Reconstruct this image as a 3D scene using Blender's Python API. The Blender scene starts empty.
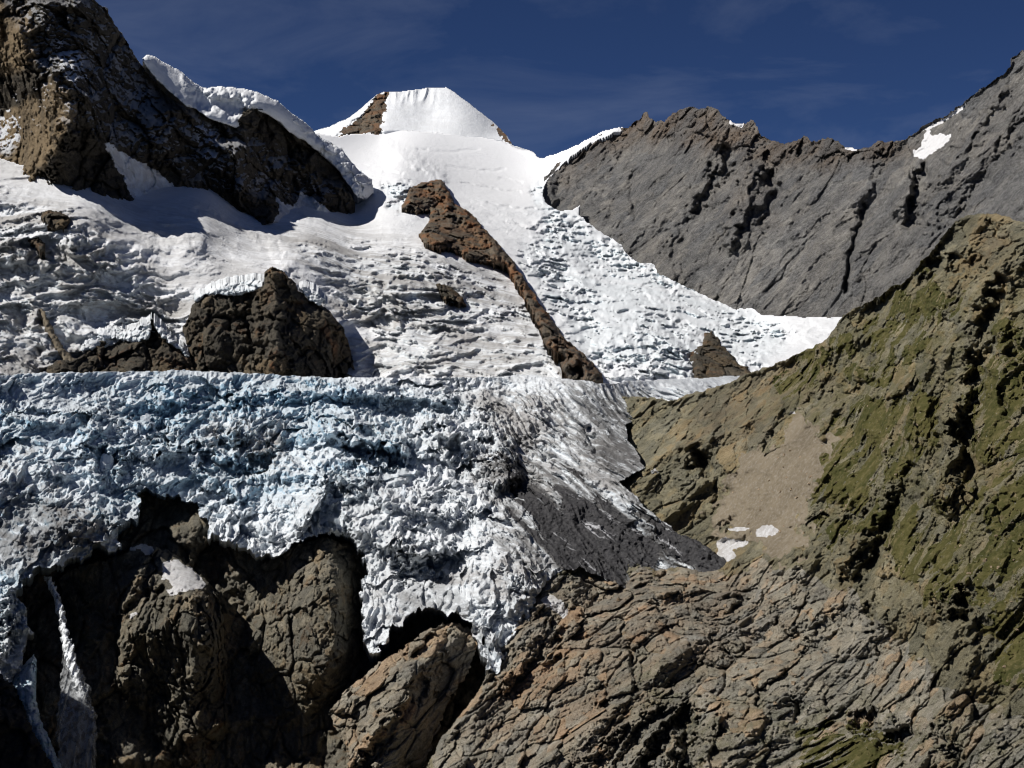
import bpy, math, time
import numpy as np
from concurrent.futures import ThreadPoolExecutor
T0 = time.time()
scene = bpy.context.scene
COL = scene.collection

# ------------------------------------------------------------------ camera, sky, sun, exposure
LENS, SENSOR = 50.0, 36.0
F = 1024 * LENS / SENSOR            # focal length in pixels: used once to turn the survey sketch into metres
cam_d = bpy.data.cameras.new('camera'); cam = bpy.data.objects.new('camera', cam_d); COL.objects.link(cam)
cam_d.lens = LENS; cam_d.sensor_width = SENSOR; cam_d.clip_start = 1.0; cam_d.clip_end = 60000
cam.location = (0, 0, 0); cam.rotation_euler = (math.radians(90), 0, 0)
scene.camera = cam
SUN_EL, SUN_AZ = 48.0, -108.0        # azimuth from the view direction (+Y), negative = left
world = bpy.data.worlds.new('World'); scene.world = world; world.use_nodes = True
wn = world.node_tree; bg = wn.nodes['Background']
sky = wn.nodes.new('ShaderNodeTexSky'); sky.sky_type = 'NISHITA'; sky.sun_disc = False
sky.sun_elevation = math.radians(SUN_EL); sky.sun_rotation = math.radians(SUN_AZ)
sky.altitude = 3000; sky.air_density = 0.65; sky.dust_density = 0.0; sky.ozone_density = 4.0
tint = wn.nodes.new('ShaderNodeMix'); tint.data_type = 'RGBA'; tint.blend_type = 'MULTIPLY'; tint.inputs[0].default_value = 1.0
tint.inputs[7].default_value = (0.40, 0.49, 0.68, 1)          # the thin, polarised high-mountain sky
wn.links.new(sky.outputs['Color'], tint.inputs[6]); wn.links.new(tint.outputs[2], bg.inputs['Color']); bg.inputs['Strength'].default_value = 0.05
tcw = wn.nodes.new('ShaderNodeTexCoord'); mpw = wn.nodes.new('ShaderNodeMapping'); mpw.inputs['Scale'].default_value = (2.0, 2.0, 7.0); mpw.inputs['Rotation'].default_value = (0, 0.25, 0)
nzw = wn.nodes.new('ShaderNodeTexNoise'); nzw.inputs['Scale'].default_value = 2.6; nzw.inputs['Detail'].default_value = 9; nzw.inputs['Roughness'].default_value = 0.6; nzw.inputs['Distortion'].default_value = 0.5
rmw = wn.nodes.new('ShaderNodeMapRange'); rmw.inputs[1].default_value = 0.48; rmw.inputs[2].default_value = 0.8; rmw.inputs[4].default_value = 0.10
cir = wn.nodes.new('ShaderNodeMix'); cir.data_type = 'RGBA'; cir.inputs[7].default_value = (9, 10, 12, 1)     # thin cirrus veils
wn.links.new(tcw.outputs['Generated'], mpw.inputs[0]); wn.links.new(mpw.outputs[0], nzw.inputs['Vector']); wn.links.new(nzw.outputs['Fac'], rmw.inputs[0]); wn.links.new(rmw.outputs[0], cir.inputs[0])
wn.links.new(tint.outputs[2], cir.inputs[6]); wn.links.new(cir.outputs[2], bg.inputs['Color'])
sun_d = bpy.data.lights.new('sun', 'SUN'); sun = bpy.data.objects.new('sun', sun_d); COL.objects.link(sun)
sun_d.energy = 4.2; sun_d.angle = math.radians(0.5); sun_d.color = (1.0, 0.965, 0.91)
el, az = math.radians(SUN_EL), math.radians(SUN_AZ)
to_sun = (math.sin(az) * math.cos(el), math.cos(az) * math.cos(el), math.sin(el))
from mathutils import Vector
sun.rotation_euler = Vector(to_sun).to_track_quat('Z', 'Y').to_euler()
sun.location = (-2000, 1500, 3000)
vs = scene.view_settings
scene.display_settings.display_device = 'sRGB'
vs.view_transform = 'Standard'; vs.look = 'None'; vs.gamma = 1; vs.use_curve_mapping = False
vs.exposure = 0.28
scene.cycles.use_denoising = True; scene.cycles.pixel_filter_type = 'BLACKMAN_HARRIS'; scene.cycles.filter_width = 1.15
scene.cycles.max_bounces = 6; scene.cycles.diffuse_bounces = 5; scene.cycles.transparent_max_bounces = 12

# ------------------------------------------------------------------ noise (vectorised)
rng = np.random.RandomState(11)
PERM = rng.permutation(256).astype(np.int32)
GRAD = rng.normal(size=(256, 3)); GRAD /= np.linalg.norm(GRAD, axis=1)[:, None]; GRAD = GRAD.astype(np.float32)
RND = rng.rand(256, 3).astype(np.float32); RV = rng.rand(256, 4).astype(np.float32)
POOL = ThreadPoolExecutor(4)
def pmap(f, p, *a):
    n = len(p)
    if n < 20000: return f(p, *a)
    cs = [slice(i, min(i + 20000, n)) for i in range(0, n, 20000)]
    r = list(POOL.map(lambda s: f(p[s], *[(x[s] if isinstance(x, np.ndarray) and len(x) == n else x) for x in a]), cs))
    if isinstance(r[0], tuple): return tuple(np.concatenate(x) for x in zip(*r))
    return np.concatenate(r)
def _hash(x, y, z): return PERM[(PERM[(PERM[x & 255] + y) & 255] + z) & 255]
def _perlin(p):
    i = np.floor(p).astype(np.int32); f = (p - i).astype(np.float32)
    u = f * f * f * (f * (f * 6 - 15) + 10); out = 0
    for dx in (0, 1):
        wx = u[:, 0] if dx else 1 - u[:, 0]
        for dy in (0, 1):
            wy = u[:, 1] if dy else 1 - u[:, 1]
            for dz in (0, 1):
                wz = u[:, 2] if dz else 1 - u[:, 2]
                g = GRAD[_hash(i[:, 0] + dx, i[:, 1] + dy, i[:, 2] + dz)]
                out = out + wx * wy * wz * (g[:, 0] * (f[:, 0] - dx) + g[:, 1] * (f[:, 1] - dy) + g[:, 2] * (f[:, 2] - dz))
    return out * 1.5
def _fbm(p, octv, gain=0.5, ridged=False):
    a, s, out, w = 1.0, 1.0, 0, 1.0
    for k in range(octv):
        n = _perlin(p * s + 17.3 * k)
        if ridged:
            n = 1 - np.abs(n) * 1.6; n = n * n * w; w = np.clip(n * 1.6, 0, 1); n = n - 0.45
        out = out + a * n; a *= gain; s *= 2.03
    return out
def fbm(p, octv=5, gain=0.5): return pmap(_fbm, p, octv, gain, False)
def ridged(p, octv=5, gain=0.5): return pmap(_fbm, p, octv, gain, True)
def _voro(p):
    o = np.floor(p - 0.5).astype(np.int32); f = (p - o).astype(np.float32); n = len(p)
    f1 = np.full(n, 9, np.float32); f2 = f1.copy(); hid = np.zeros(n, np.int32); vec = np.zeros((n, 3), np.float32)
    for dx in (0, 1):
        for dy in (0, 1):
            for dz in (0, 1):
                h = _hash(o[:, 0] + dx, o[:, 1] + dy, o[:, 2] + dz)
                d = f - (0.14 + 0.72 * RND[h] + np.array((dx, dy, dz), np.float32))
                q = (d * d).sum(1); c = q < f1
                f2 = np.where(c, f1, np.minimum(f2, q)); f1 = np.where(c, q, f1)
                hid = np.where(c, h, hid); vec[c] = d[c]
    return np.sqrt(f1), np.sqrt(f2), RV[hid], vec
def voro(p): return pmap(_voro, p)
def smooth(a, b, x):
    t = np.clip((x - a) / (b - a), 0, 1); return t * t * (3 - 2 * t)
def along(t, up=(0, -0.5, 0.86)):
    """axes with the first one along t (strike of the strata)"""
    t = np.array(t, float); t /= np.linalg.norm(t); c = np.cross(t, up); c /= np.linalg.norm(c)
    return np.stack([t, c, np.cross(c, t)]).astype(np.float32)
def rot(ax, ay, az_):
    cx, sx, cy, sy, cz, sz = math.cos(ax), math.sin(ax), math.cos(ay), math.sin(ay), math.cos(az_), math.sin(az_)
    return (np.array([[cz, -sz, 0], [sz, cz, 0], [0, 0, 1]]) @ np.array([[cy, 0, sy], [0, 1, 0], [-sy, 0, cy]])
            @ np.array([[1, 0, 0], [0, cx, -sx], [0, sx, cx]])).astype(np.float32)

def crags(p, lam, amp, R=None, stretch=(1, 1, 1), crack=0.25, lean=0.0):
    """broken rock: cells with their own height and tilt, split by cracks; lam = cell size in metres"""
    q = p @ R.T if R is not None else p
    q = q / (np.array(stretch, np.float32) * lam)
    w = pmap(_perlin, q * 1.2 + 3.1); w2 = pmap(_perlin, q * 1.1 + 41.7)
    q = q + 0.36 * np.stack([w, w2, 0.7 * (w - w2)], 1)
    f1, f2, rv, vec = voro(q.astype(np.float32))
    t = ((rv[:, :3] - 0.5) * vec).sum(1) * 1.7 + lean * (vec[:, 0] - 0.35 * vec[:, 2])
    return amp * lam * ((rv[:, 3] - 0.5) * 0.8 + t - crack * (1 - smooth(0.0, 0.16, f2 - f1)))

def _voro27(p):
    i = np.floor(p).astype(np.int32); f = (p - i).astype(np.float32); n = len(p)
    f1 = np.full(n, 9, np.float32); f2 = f1.copy(); hid = np.zeros(n, np.int32); vec = np.zeros((n, 3), np.float32)
    for dx in (-1, 0, 1):
        for dy in (-1, 0, 1):
            for dz in (-1, 0, 1):
                h = _hash(i[:, 0] + dx, i[:, 1] + dy, i[:, 2] + dz)
                d = f - (RND[h] + np.array((dx, dy, dz), np.float32))
                q = (d * d).sum(1); c = q < f1
                f2 = np.where(c, f1, np.minimum(f2, q)); f1 = np.where(c, q, f1)
                hid = np.where(c, h, hid); vec[c] = d[c]
    return np.sqrt(f1), np.sqrt(f2), RV[hid], vec
def blocks(p, lam, amp, R=None, stretch=(1, 1, 1), crack=0.5, w=0.14, cushion=0.4, tilt=1.0, step=0.7, lean=0.0, warp=0.3):
    """jointed rock or ice: bodies with a rounded or tilted top, parted by narrow deep cracks. Returns height and a per-body number"""
    q = p @ R.T if R is not None else p
    q = q / (np.array(stretch, np.float32) * lam)
    wa = pmap(_perlin, q * 0.9 + 3.1); wb = pmap(_perlin, q * 0.9 + 41.7); wc = pmap(_perlin, q * 2.7 + 11.7)
    q = (q + warp * np.stack([wa, wb, 0.7 * (wa - wb)], 1) + 0.12 * wc[:, None]).astype(np.float32)
    f1, f2, rv, vec = pmap(_voro27, q)
    t = ((rv[:, :3] - 0.5) * vec).sum(1) * 1.7 * tilt + lean * (vec[:, 0] - 0.35 * vec[:, 2])
    return amp * lam * ((rv[:, 3] - 0.5) * step + t - cushion * f1 * f1 - crack * (1 - smooth(0.0, w, f2 - f1))), rv[:, 1]

# ------------------------------------------------------------------ survey sketch -> metres
def at(px, py, D):
    px, py, D = np.asarray(px, float), np.asarray(py, float), np.asarray(D, float)
    return np.stack([(px - 512) / F * D, D, (384 - py) / F * D], -1)

class Depth:
    """smooth surface of distances through surveyed points (thin plate in inverse distance: planes stay planes)"""
    def __init__(self, pts, lam=1e-4):
        a = np.array(pts, float); self.c = a[:, :2] / 500.0; v = 1000.0 / a[:, 2]; n = len(a)
        K = self.k(self.c) + lam * np.eye(n); P = np.c_[np.ones(n), self.c]
        A = np.block([[K, P], [P.T, np.zeros((3, 3))]])
        s = np.linalg.solve(A, np.r_[v, 0, 0, 0]); self.w, self.b = s[:n], s[n:]
    def k(self, q):
        r2 = ((q[:, None, :] - self.c[None]) ** 2).sum(-1); return 0.5 * r2 * np.log(r2 + 1e-12)
    def _e(self, q): return self.k(q) @ self.w + self.b[0] + q @ self.b[1:]
    def __call__(self, px, py):
        q = np.c_[np.ravel(px), np.ravel(py)] / 500.0
        return (1000.0 / pmap(self._e, q)).reshape(np.shape(px))

def seg_dist(q, line):
    d = np.full(len(q), 1e9); line = np.array(line, float)
    for a, b in zip(line[:-1], line[1:]):
        ab = b - a; t = np.clip(((q - a) @ ab) / max(ab @ ab, 1e-9), 0, 1)
        d = np.minimum(d, ((q - a - t[:, None] * ab) ** 2).sum(1))
    return np.sqrt(d)
def inside(q, poly):
    poly = np.array(poly, float); x, y = q[:, 0], q[:, 1]; c = np.zeros(len(q), bool)
    for (x1, y1), (x2, y2) in zip(poly, np.roll(poly, -1, 0)):
        if y1 == y2: continue
        m = ((y1 > y) != (y2 > y)) & (x < (x2 - x1) * (y - y1) / (y2 - y1) + x1); c ^= m
    return c
def sdf(q, poly):
    def f(q):
        d = seg_dist(q, list(poly) + [poly[0]]); return np.where(inside(q, poly), d, -d)
    return pmap(f, q)
def line_dist(q, line): return pmap(lambda s: seg_dist(s, line), q)
def pnoise(q, s, o=0.0, octv=3):
    return fbm(np.c_[q / s, np.full(len(q), 3.7 + o)].astype(np.float32), octv)
def soft(q, poly, r=8.0, rough=6.0, s=14.0, o=0.0):
    """0..1 mask of a mapped area with a ragged edge"""
    a = np.array(poly, float); m = r + rough + 3; out = np.zeros(len(q))
    k = (q[:, 0] > a[:, 0].min() - m) & (q[:, 0] < a[:, 0].max() + m) & (q[:, 1] > a[:, 1].min() - m) & (q[:, 1] < a[:, 1].max() + m)
    if k.any():
        qk = q[k]; out[k] = smooth(-r, r, sdf(qk, poly) + rough * pnoise(qk, s, o))
    return out

# ------------------------------------------------------------------ objects
FEAT = 1.0; KY = 0.38; SURF = {}
def tag(o, label, cat, group=None, kind=None):
    o['label'] = label; o['category'] = cat
    if group: o['group'] = group
    if kind: o['kind'] = kind
    return o
def mesh_obj(name, V, Q, mat, attrs=None, parent=None, flat=False):
    used = np.unique(Q); remap = np.full(len(V), -1, np.int64); remap[used] = np.arange(len(used))
    v = V[used].astype(np.float64); q = remap[Q].astype(np.int32)
    base = np.array((0.5 * (v[:, 0].min() + v[:, 0].max()), 0.5 * (v[:, 1].min() + v[:, 1].max()), v[:, 2].min()))
    if parent is not None: base = np.array(parent.location)
    v = (v - base).astype(np.float32)
    me = bpy.data.meshes.new(name); n = len(q)
    me.vertices.add(len(v)); me.vertices.foreach_set('co', v.ravel())
    me.loops.add(n * 4); me.loops.foreach_set('vertex_index', q.ravel())
    me.polygons.add(n); me.polygons.foreach_set('loop_start', np.arange(0, n * 4, 4, dtype=np.int32))
    me.polygons.foreach_set('loop_total', np.full(n, 4, np.int32))
    me.polygons.foreach_set('use_smooth', np.full(n, not flat, bool))
    for k, a in (attrs or {}).items():
        at_ = me.attributes.new(k, 'FLOAT', 'POINT'); at_.data.foreach_set('value', np.asarray(a)[used].astype(np.float32))
    me.update(calc_edges=True); me.validate()
    me.materials.append(mat)
    o = bpy.data.objects.new(name, me); COL.objects.link(o)
    if parent is not None: o.parent = parent
    else: o.location = base
    return o

def sheet(name, poly, depth, mat, step=1.0, rough=(2.0, 9.0), features=(), bulge=None, disp=None, attrs=None,
          splits=(), back=((60, -15), (200, -120), (500, -480)), flat=False, dirup=0.0, edge_fade=0.0, fine=None):
    """One landform: surveyed outline + distances -> surface in metres, broken up by disp(), with its own flanks going
    back from the outline. splits: (name, mask(q, V), material, tagger) take faces out as objects of their own."""
    poly = np.array(poly, float); x0, y0 = poly.min(0) - 4; x1, y1 = poly.max(0) + 4
    def axis(a, b, lo, hi):        # finest where the photograph looks, coarser beside it
        return np.concatenate([np.arange(a, min(lo, b), 3.0) if a < lo else [], np.arange(max(a, lo), min(b, hi) + step, step), np.arange(hi + step + 3, b + 3, 3.0) if b > hi else []])
    gx = axis(x0, x1, -24, 1048); gy = axis(y0, y1, -14, 782)
    nx, ny = len(gx), len(gy); PX, PY = np.meshgrid(gx, gy)
    q = np.c_[PX.ravel(), PY.ravel()]
    s = sdf(q, poly); nb = np.abs(s) < 4 * rough[0] * (rough[3] if len(rough) > 3 else 1) + 3
    s[nb] += rough[0] * (rough[2](q[nb]) if len(rough) > 2 else 1.0) * pnoise(q[nb], rough[1], 1.0, 4)
    live = s > -8; D = np.full(len(q), 1000.0); D[live] = depth(q[live, 0], q[live, 1])
    if bulge: D = D - bulge[0] * np.sqrt(np.clip(1 - (1 - np.clip(s / bulge[1], 0, 1)) ** 2, 0, 1)) + bulge[2]
    D0 = D.copy()
    if features:
        WARP = np.zeros((len(q), 2)); WARP[live] = np.stack([pnoise(q[live], 11, 21.0), pnoise(q[live], 11, 33.0)], 1)
    for line, r, amp in features:
        ln = np.array(line); m = (q[:, 0] > ln[:, 0].min() - 4 * r) & (q[:, 0] < ln[:, 0].max() + 4 * r) & (q[:, 1] > ln[:, 1].min() - 4 * r) & (q[:, 1] < ln[:, 1].max() + 4 * r)
        qm = q[m] + WARP[m] * min(r, 8) * 1.1
        d = line_dist(qm, line) / r; D[m] = D[m] + amp * FEAT * np.exp(-d * d)
    G = s.reshape(ny, nx)
    gy_, gx_ = np.gradient(G, gy, gx)
    inn = G > 0
    cell = inn[:-1, :-1].astype(int) + inn[1:, :-1] + inn[:-1, 1:] + inn[1:, 1:] >= 3
    vid = np.arange(nx * ny).reshape(ny, nx)
    Q = np.stack([vid[1:, :-1], vid[1:, 1:], vid[:-1, 1:], vid[:-1, :-1]], -1)[cell]
    sel = np.unique(Q)
    out = sel[s[sel] < 0]
    gl = np.hypot(gx_.ravel(), gy_.ravel())[out] + 1e-6
    mv = np.clip(-s[out] / gl, 0, step * 1.2)
    qq = q.copy(); qq[out, 0] += gx_.ravel()[out] / gl * mv; qq[out, 1] += gy_.ravel()[out] / gl * mv
    P = at(qq[:, 0], qq[:, 1], D)
    Pg = at(qq[:, 0], qq[:, 1], 0.65 * D0 + 0.35 * D).reshape(ny, nx, 3)   # displacement follows the broad shape, not each notch
    N = np.cross(np.gradient(Pg, axis=1), -np.gradient(Pg, axis=0)).reshape(-1, 3)
    N /= np.linalg.norm(N, axis=1)[:, None] + 1e-9
    N[(N * P).sum(1) > 0] *= -1
    N = N[sel]; ql = qq[sel]; V = P[sel]; sl = s[sel]
    remap = np.full(nx * ny, -1, np.int64); remap[sel] = np.arange(len(sel)); Q = remap[Q]
    att = {k: f(ql, V, N) for k, f in (attrs or {}).items()}
    if disp is not None:
        # relief along the line the surface was surveyed from: overhangs stay closed and every facet keeps its sampling
        dv = -V / np.linalg.norm(V, axis=1)[:, None]; dv = dv / np.clip((N * dv).sum(1), 0.5, 1)[:, None]
        h = disp(ql, (V * np.array((1, KY, 1))).astype(np.float32), N, att)   # bodies of rock and ice are longer into the slope
        if edge_fade: h = h * smooth(-1, edge_fade, sl)
        V = V + dv * h[:, None]; att['h'] = h
        if 'up' in att: V[:, 2] += att.pop('up')
    SURF[name] = (ql.copy(), V.copy(), N.copy())
    # flanks
    e = np.concatenate([Q[:, [0, 1]], Q[:, [1, 2]], Q[:, [2, 3]], Q[:, [3, 0]]]); fi = np.tile(np.arange(len(Q)), 4)
    key = np.minimum(e[:, 0], e[:, 1]) * (len(V) + 1) + np.maximum(e[:, 0], e[:, 1])
    _, inv, cnt = np.unique(key, return_inverse=True, return_counts=True)
    b = cnt[inv] == 1; be = e[b]; bf = fi[b]
    fl = np.zeros(len(Q), int)
    cq = ql[Q].mean(1); cV = V[Q].mean(1)
    for k, sp in enumerate(splits): fl[(fl == 0) & sp[1](cq, cV)] = k + 1
    bv, binv = np.unique(be, return_inverse=True); be = binv.reshape(-1, 2)
    n0 = len(V); rows = [bv]; Vs = [V]; Qs = [Q]; fls = [fl]
    hd = V[bv] / np.linalg.norm(V[bv], axis=1)[:, None]
    base = n0
    for (dist, dz) in back:
        nv = V[bv] + hd * dist + np.array((0, 0, dz)); Vs.append(nv); ids = base + np.arange(len(bv)); base += len(bv)
        pr = rows[-1]
        Qs.append(np.c_[pr[be[:, 1]], pr[be[:, 0]], ids[be[:, 0]], ids[be[:, 1]]]); fls.append(fl[bf]); rows.append(ids)
    for k in att: att[k] = np.concatenate([att[k]] + [att[k][bv]] * len(back))
    V = np.concatenate(Vs); Q = np.concatenate(Qs); fl = np.concatenate(fls)
    main = mesh_obj(name, V, Q[fl == 0], mat, att, flat=flat)
    for k, sp in enumerate(splits):
        m = fl == k + 1
        if m.sum() < 3: print('EMPTY SPLIT', sp[0]); continue
        o = mesh_obj(sp[0], V, Q[m], sp[2], att, parent=main if sp[3] is None else None, flat=flat)
        if sp[3] is not None: sp[3](o)
    print('%-18s %7d faces  %.1fs' % (name, len(Q), time.time() - T0))
    return main

# ------------------------------------------------------------------ materials
class NT:
    def __init__(self, name):
        self.m = bpy.data.materials.new(name); self.m.use_nodes = True; self.t = self.m.node_tree
        self.b = self.t.nodes['Principled BSDF']; self.tc = self.t.nodes.new('ShaderNodeTexCoord')
    def n(self, typ, **kw):
        x = self.t.nodes.new('ShaderNode' + typ)
        for k, v in kw.items(): setattr(x, k, v)
        return x
    def set(self, inp, v):
        if isinstance(v, bpy.types.NodeSocket): self.t.links.new(v, inp)
        elif v is not None: inp.default_value = v
    def mapped(self, scale=(1, 1, 1), rot=(0, 0, 0)):
        r = self.n('Mapping'); self.t.links.new(self.tc.outputs['Object'], r.inputs['Vector'])
        r.inputs['Rotation'].default_value = rot; m = self.n('Mapping'); self.t.links.new(r.outputs[0], m.inputs['Vector'])
        m.inputs['Scale'].default_value = scale; return m.outputs[0]
    def noise(self, size, vec=None, detail=8, rough=0.6, dist=0.0):
        x = self.n('TexNoise'); self.set(x.inputs['Vector'], vec if vec else self.tc.outputs['Object'])
        x.inputs['Scale'].default_value = 1.0 / size; x.inputs['Detail'].default_value = detail
        x.inputs['Roughness'].default_value = rough; x.inputs['Distortion'].default_value = dist; return x.outputs['Fac']
    def ramp(self, fac, a, b, lo=0.0, hi=1.0):
        x = self.n('MapRange', clamp=True); x.interpolation_type = 'SMOOTHSTEP'; self.set(x.inputs[0], fac)
        for i, v in zip((1, 2, 3, 4), (a, b, lo, hi)): x.inputs[i].default_value = v
        return x.outputs[0]
    def math(self, op, a, b=None):
        x = self.n('Math', operation=op, use_clamp=False); self.set(x.inputs[0], a); self.set(x.inputs[1], b); return x.outputs[0]
    def mix(self, fac, a, b, mode='MIX'):
        x = self.n('Mix', data_type='RGBA', blend_type=mode); self.set(x.inputs[0], fac)
        c = lambda v: (*v, 1) if isinstance(v, tuple) and len(v) == 3 else v
        self.set(x.inputs[6], c(a)); self.set(x.inputs[7], c(b)); return x.outputs[2]
    def attr(self, name):
        x = self.n('Attribute', attribute_name=name); return x.outputs['Fac']
    def nz(self):
        g = self.n('NewGeometry'); s = self.n('SeparateXYZ'); self.t.links.new(g.outputs['Normal'], s.inputs[0]); return s.outputs[2]
    def done(self, col, rough=0.9, bump=None, bdist=1.0, bstr=1.0, spec=0.25):
        self.set(self.b.inputs['Base Color'], col); self.set(self.b.inputs['Roughness'], rough)
        self.b.inputs['Specular IOR Level'].default_value = spec
        if bump is not None:
            x = self.n('Bump'); x.inputs['Strength'].default_value = bstr; x.inputs['Distance'].default_value = bdist
            self.set(x.inputs['Height'], bump); self.t.links.new(x.outputs[0], self.b.inputs['Normal'])
        return self.m

def rock_mat(name, dark, mid, light, size, strata=None, tint=None, tint_amt=0.0, tint_attr=None, bd=1.0, snow_attr=None, snow_nz=None, moss=None, cell=False, warm=(1.3, 1.08, 0.82), streak=None):
    """size: metres of the largest patches; strata: (rotation, stretch)"""
    n = NT(name)
    v = n.mapped((1 / strata[1][0], 1 / strata[1][1], 1 / strata[1][2]), strata[0]) if strata else None
    a = n.noise(size, None, 9, 0.62, 0.4); b = n.noise(size * 0.22, v, 9, 0.66, 0.6); c = n.noise(size * 0.05, v, 6, 0.7)
    col = n.mix(n.ramp(b, 0.36, 0.62), dark, mid)
    col = n.mix(n.ramp(n.math('ADD', n.math('MULTIPLY', a, 0.5), n.math('MULTIPLY', c, 0.5)), 0.47, 0.62), col, light)
    if tint:
        f = n.ramp(n.noise(size * 0.5, v, 9, 0.68, 0.8), 0.62 - 0.3 * tint_amt, 0.72 - 0.2 * tint_amt)
        if tint_attr: f = n.math('MULTIPLY', n.ramp(n.noise(size * 0.4, v, 8, 0.65), 0.35, 0.6, 0.25, 1.0), n.attr(tint_attr))
        col = n.mix(f, col, n.mix(c, tint, tuple(x * 0.6 for x in tint)))
    if moss:
        f = n.math('MULTIPLY', n.ramp(n.noise(size * 0.35, None, 9, 0.7), 0.42, 0.6), n.attr('moss'))
        col = n.mix(f, col, moss)
    if cell: col = n.mix(1.0, col, n.mix(n.ramp(n.attr('cell'), 0.55, 0.78), n.mix(n.ramp(n.attr('cell'), 0.22, 0.55), (0.68, 0.70, 0.72), (1.12, 1.08, 1.0)), warm), 'MULTIPLY')
    if streak: col = n.mix(1.0, col, n.mix(n.ramp(n.noise(size * 0.10, n.mapped((1, 1, 0.10)), 7, 0.62), 0.38, 0.6), streak, (1.08, 1.07, 1.05)), 'MULTIPLY')
    # pale lichen and dark weathering specks
    sp = n.noise(size * 0.018, None, 4, 0.7)
    col = n.mix(n.ramp(sp, 0.3, 0.75, 0.0, 1.0), n.mix(0.40, col, (0.0, 0.0, 0.0)), n.mix(0.35, col, light))
    if snow_attr:
        f = n.math('MULTIPLY', n.attr(snow_attr), n.ramp(n.math('ADD', n.math('MULTIPLY', n.nz(), 0.35), n.noise(size * 0.3, None, 9, 0.7)), 0.62, 0.72))
        col = n.mix(f, col, (0.78, 0.80, 0.84))
    bump = n.math('ADD', n.noise(size * 0.10, v, 10, 0.72, 0.3), n.math('MULTIPLY', n.noise(size * 0.03, None, 8, 0.72), 0.4))
    return n.done(col, 0.92, bump, bd * 1.8, 1.0, 0.12)

def snow_mat(name, size, white=(0.80, 0.81, 0.83), dirt=(0.36, 0.32, 0.29), ice=(0.52, 0.68, 0.76), ice_amt=0.5, bd=1.0, flow=None):
    n = NT(name)
    v = n.mapped((1 / flow[1][0], 1 / flow[1][1], 1 / flow[1][2]), flow[0]) if flow else None
    a = n.noise(size, v, 9, 0.65, 0.5); b = n.noise(size * 0.15, v, 9, 0.7, 0.4)
    steep = n.ramp(n.nz(), 0.25, 0.8, 1.0, 0.0)
    icef = n.math('MULTIPLY', n.math('MULTIPLY', n.math('ADD', n.math('MULTIPLY', steep, 0.6), 0.4), ice_amt), n.math('MULTIPLY', n.attr('ice'), n.ramp(a, 0.3, 0.6, 0.35, 1.0)))
    col = n.mix(icef, white, ice)
    d = n.math('MULTIPLY', n.attr('dirt'), n.ramp(n.math('ADD', n.math('MULTIPLY', a, 0.55), n.math('MULTIPLY', b, 0.45)), 0.41, 0.58))
    col = n.mix(d, col, dirt)
    col = n.mix(n.math('MULTIPLY', n.attr('debris'), n.ramp(b, 0.30, 0.48)), col, n.mix(n.noise(size * 0.05), (0.035, 0.034, 0.036), (0.14, 0.135, 0.13)))
    bump = n.math('ADD', n.noise(size * 0.12, v, 10, 0.7), n.math('MULTIPLY', n.noise(size * 0.03, None, 6, 0.7), 0.35))
    return n.done(col, 0.75, bump, bd * 1.6, 0.9, 0.2)

M_PEAK = snow_mat('peak snow', 200, (0.83, 0.84, 0.86), ice_amt=0.2, bd=2.0)
M_SNOW = snow_mat('glacier snow', 130, (0.80, 0.805, 0.82), (0.37, 0.355, 0.34), ice_amt=0.55, bd=3, flow=((0, 0, 0.25), (2.2, 0.8, 0.5)))
M_ICE = snow_mat('icefall ice', 60, (0.80, 0.825, 0.85), (0.30, 0.28, 0.265), (0.29, 0.51, 0.68), 0.95, bd=2.2, flow=((0, 0, 1.02), (3.0, 0.8, 0.8)))
M_CORNICE = snow_mat('cornice snow', 120, (0.82, 0.83, 0.85), ice_amt=0.15, bd=1.2)
M_PATCH = snow_mat('old snow', 9, (0.74, 0.735, 0.74), (0.36, 0.33, 0.30), ice_amt=0.0, bd=1.0)
M_MOUNT = rock_mat('dark gneiss', (0.035, 0.031, 0.028), (0.092, 0.080, 0.062), (0.165, 0.14, 0.105), 160, ((0.3, 0.5, 0.2), (1, 1, 2.5)), (0.50, 0.37, 0.22), 0, 'rust', 7, 'snow')
M_WALL = rock_mat('grey limestone wall', (0.15, 0.148, 0.147), (0.235, 0.228, 0.222), (0.33, 0.325, 0.32), 260, ((0.0, 0.55, 0.55), (1.5, 1, 0.8)), (0.19, 0.125, 0.075), 0, 'rust', 9, None, None, None, True, (1.2, 1.1, 0.95), (0.66, 0.66, 0.68))
M_RIB = rock_mat('brown rib rock', (0.08, 0.072, 0.062), (0.19, 0.16, 0.125), (0.28, 0.235, 0.185), 110, None, (0.27, 0.15, 0.085), 0.6, None, 5, None, None, None, True, (1.5, 1.05, 0.7))
M_CROP = rock_mat('dark outcrop rock', (0.05, 0.046, 0.042), (0.12, 0.106, 0.085), (0.2, 0.175, 0.135), 80, ((0, 0.4, 0.3), (1, 1, 2)), (0.24, 0.14, 0.085), 0.3, None, 4, None, None, None, True)
M_CLIFF = rock_mat('wet cliff rock', (0.10, 0.095, 0.077), (0.23, 0.213, 0.168), (0.35, 0.32, 0.26), 45, ((0, 0.5, 0.3), (1, 1, 1.6)), (0.2, 0.13, 0.075), 0.3, None, 2.2, None, None, None, True)
M_SLAB = rock_mat('polished slab rock', (0.16, 0.151, 0.121), (0.34, 0.318, 0.256), (0.50, 0.48, 0.425), 40, ((0, 0.7, 0.5), (1.6, 1, 0.8)), (0.31, 0.20, 0.115), 0, 'rust', 1.6, None, None, (0.12, 0.115, 0.05), True, (1.42, 1.08, 0.78))
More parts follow.
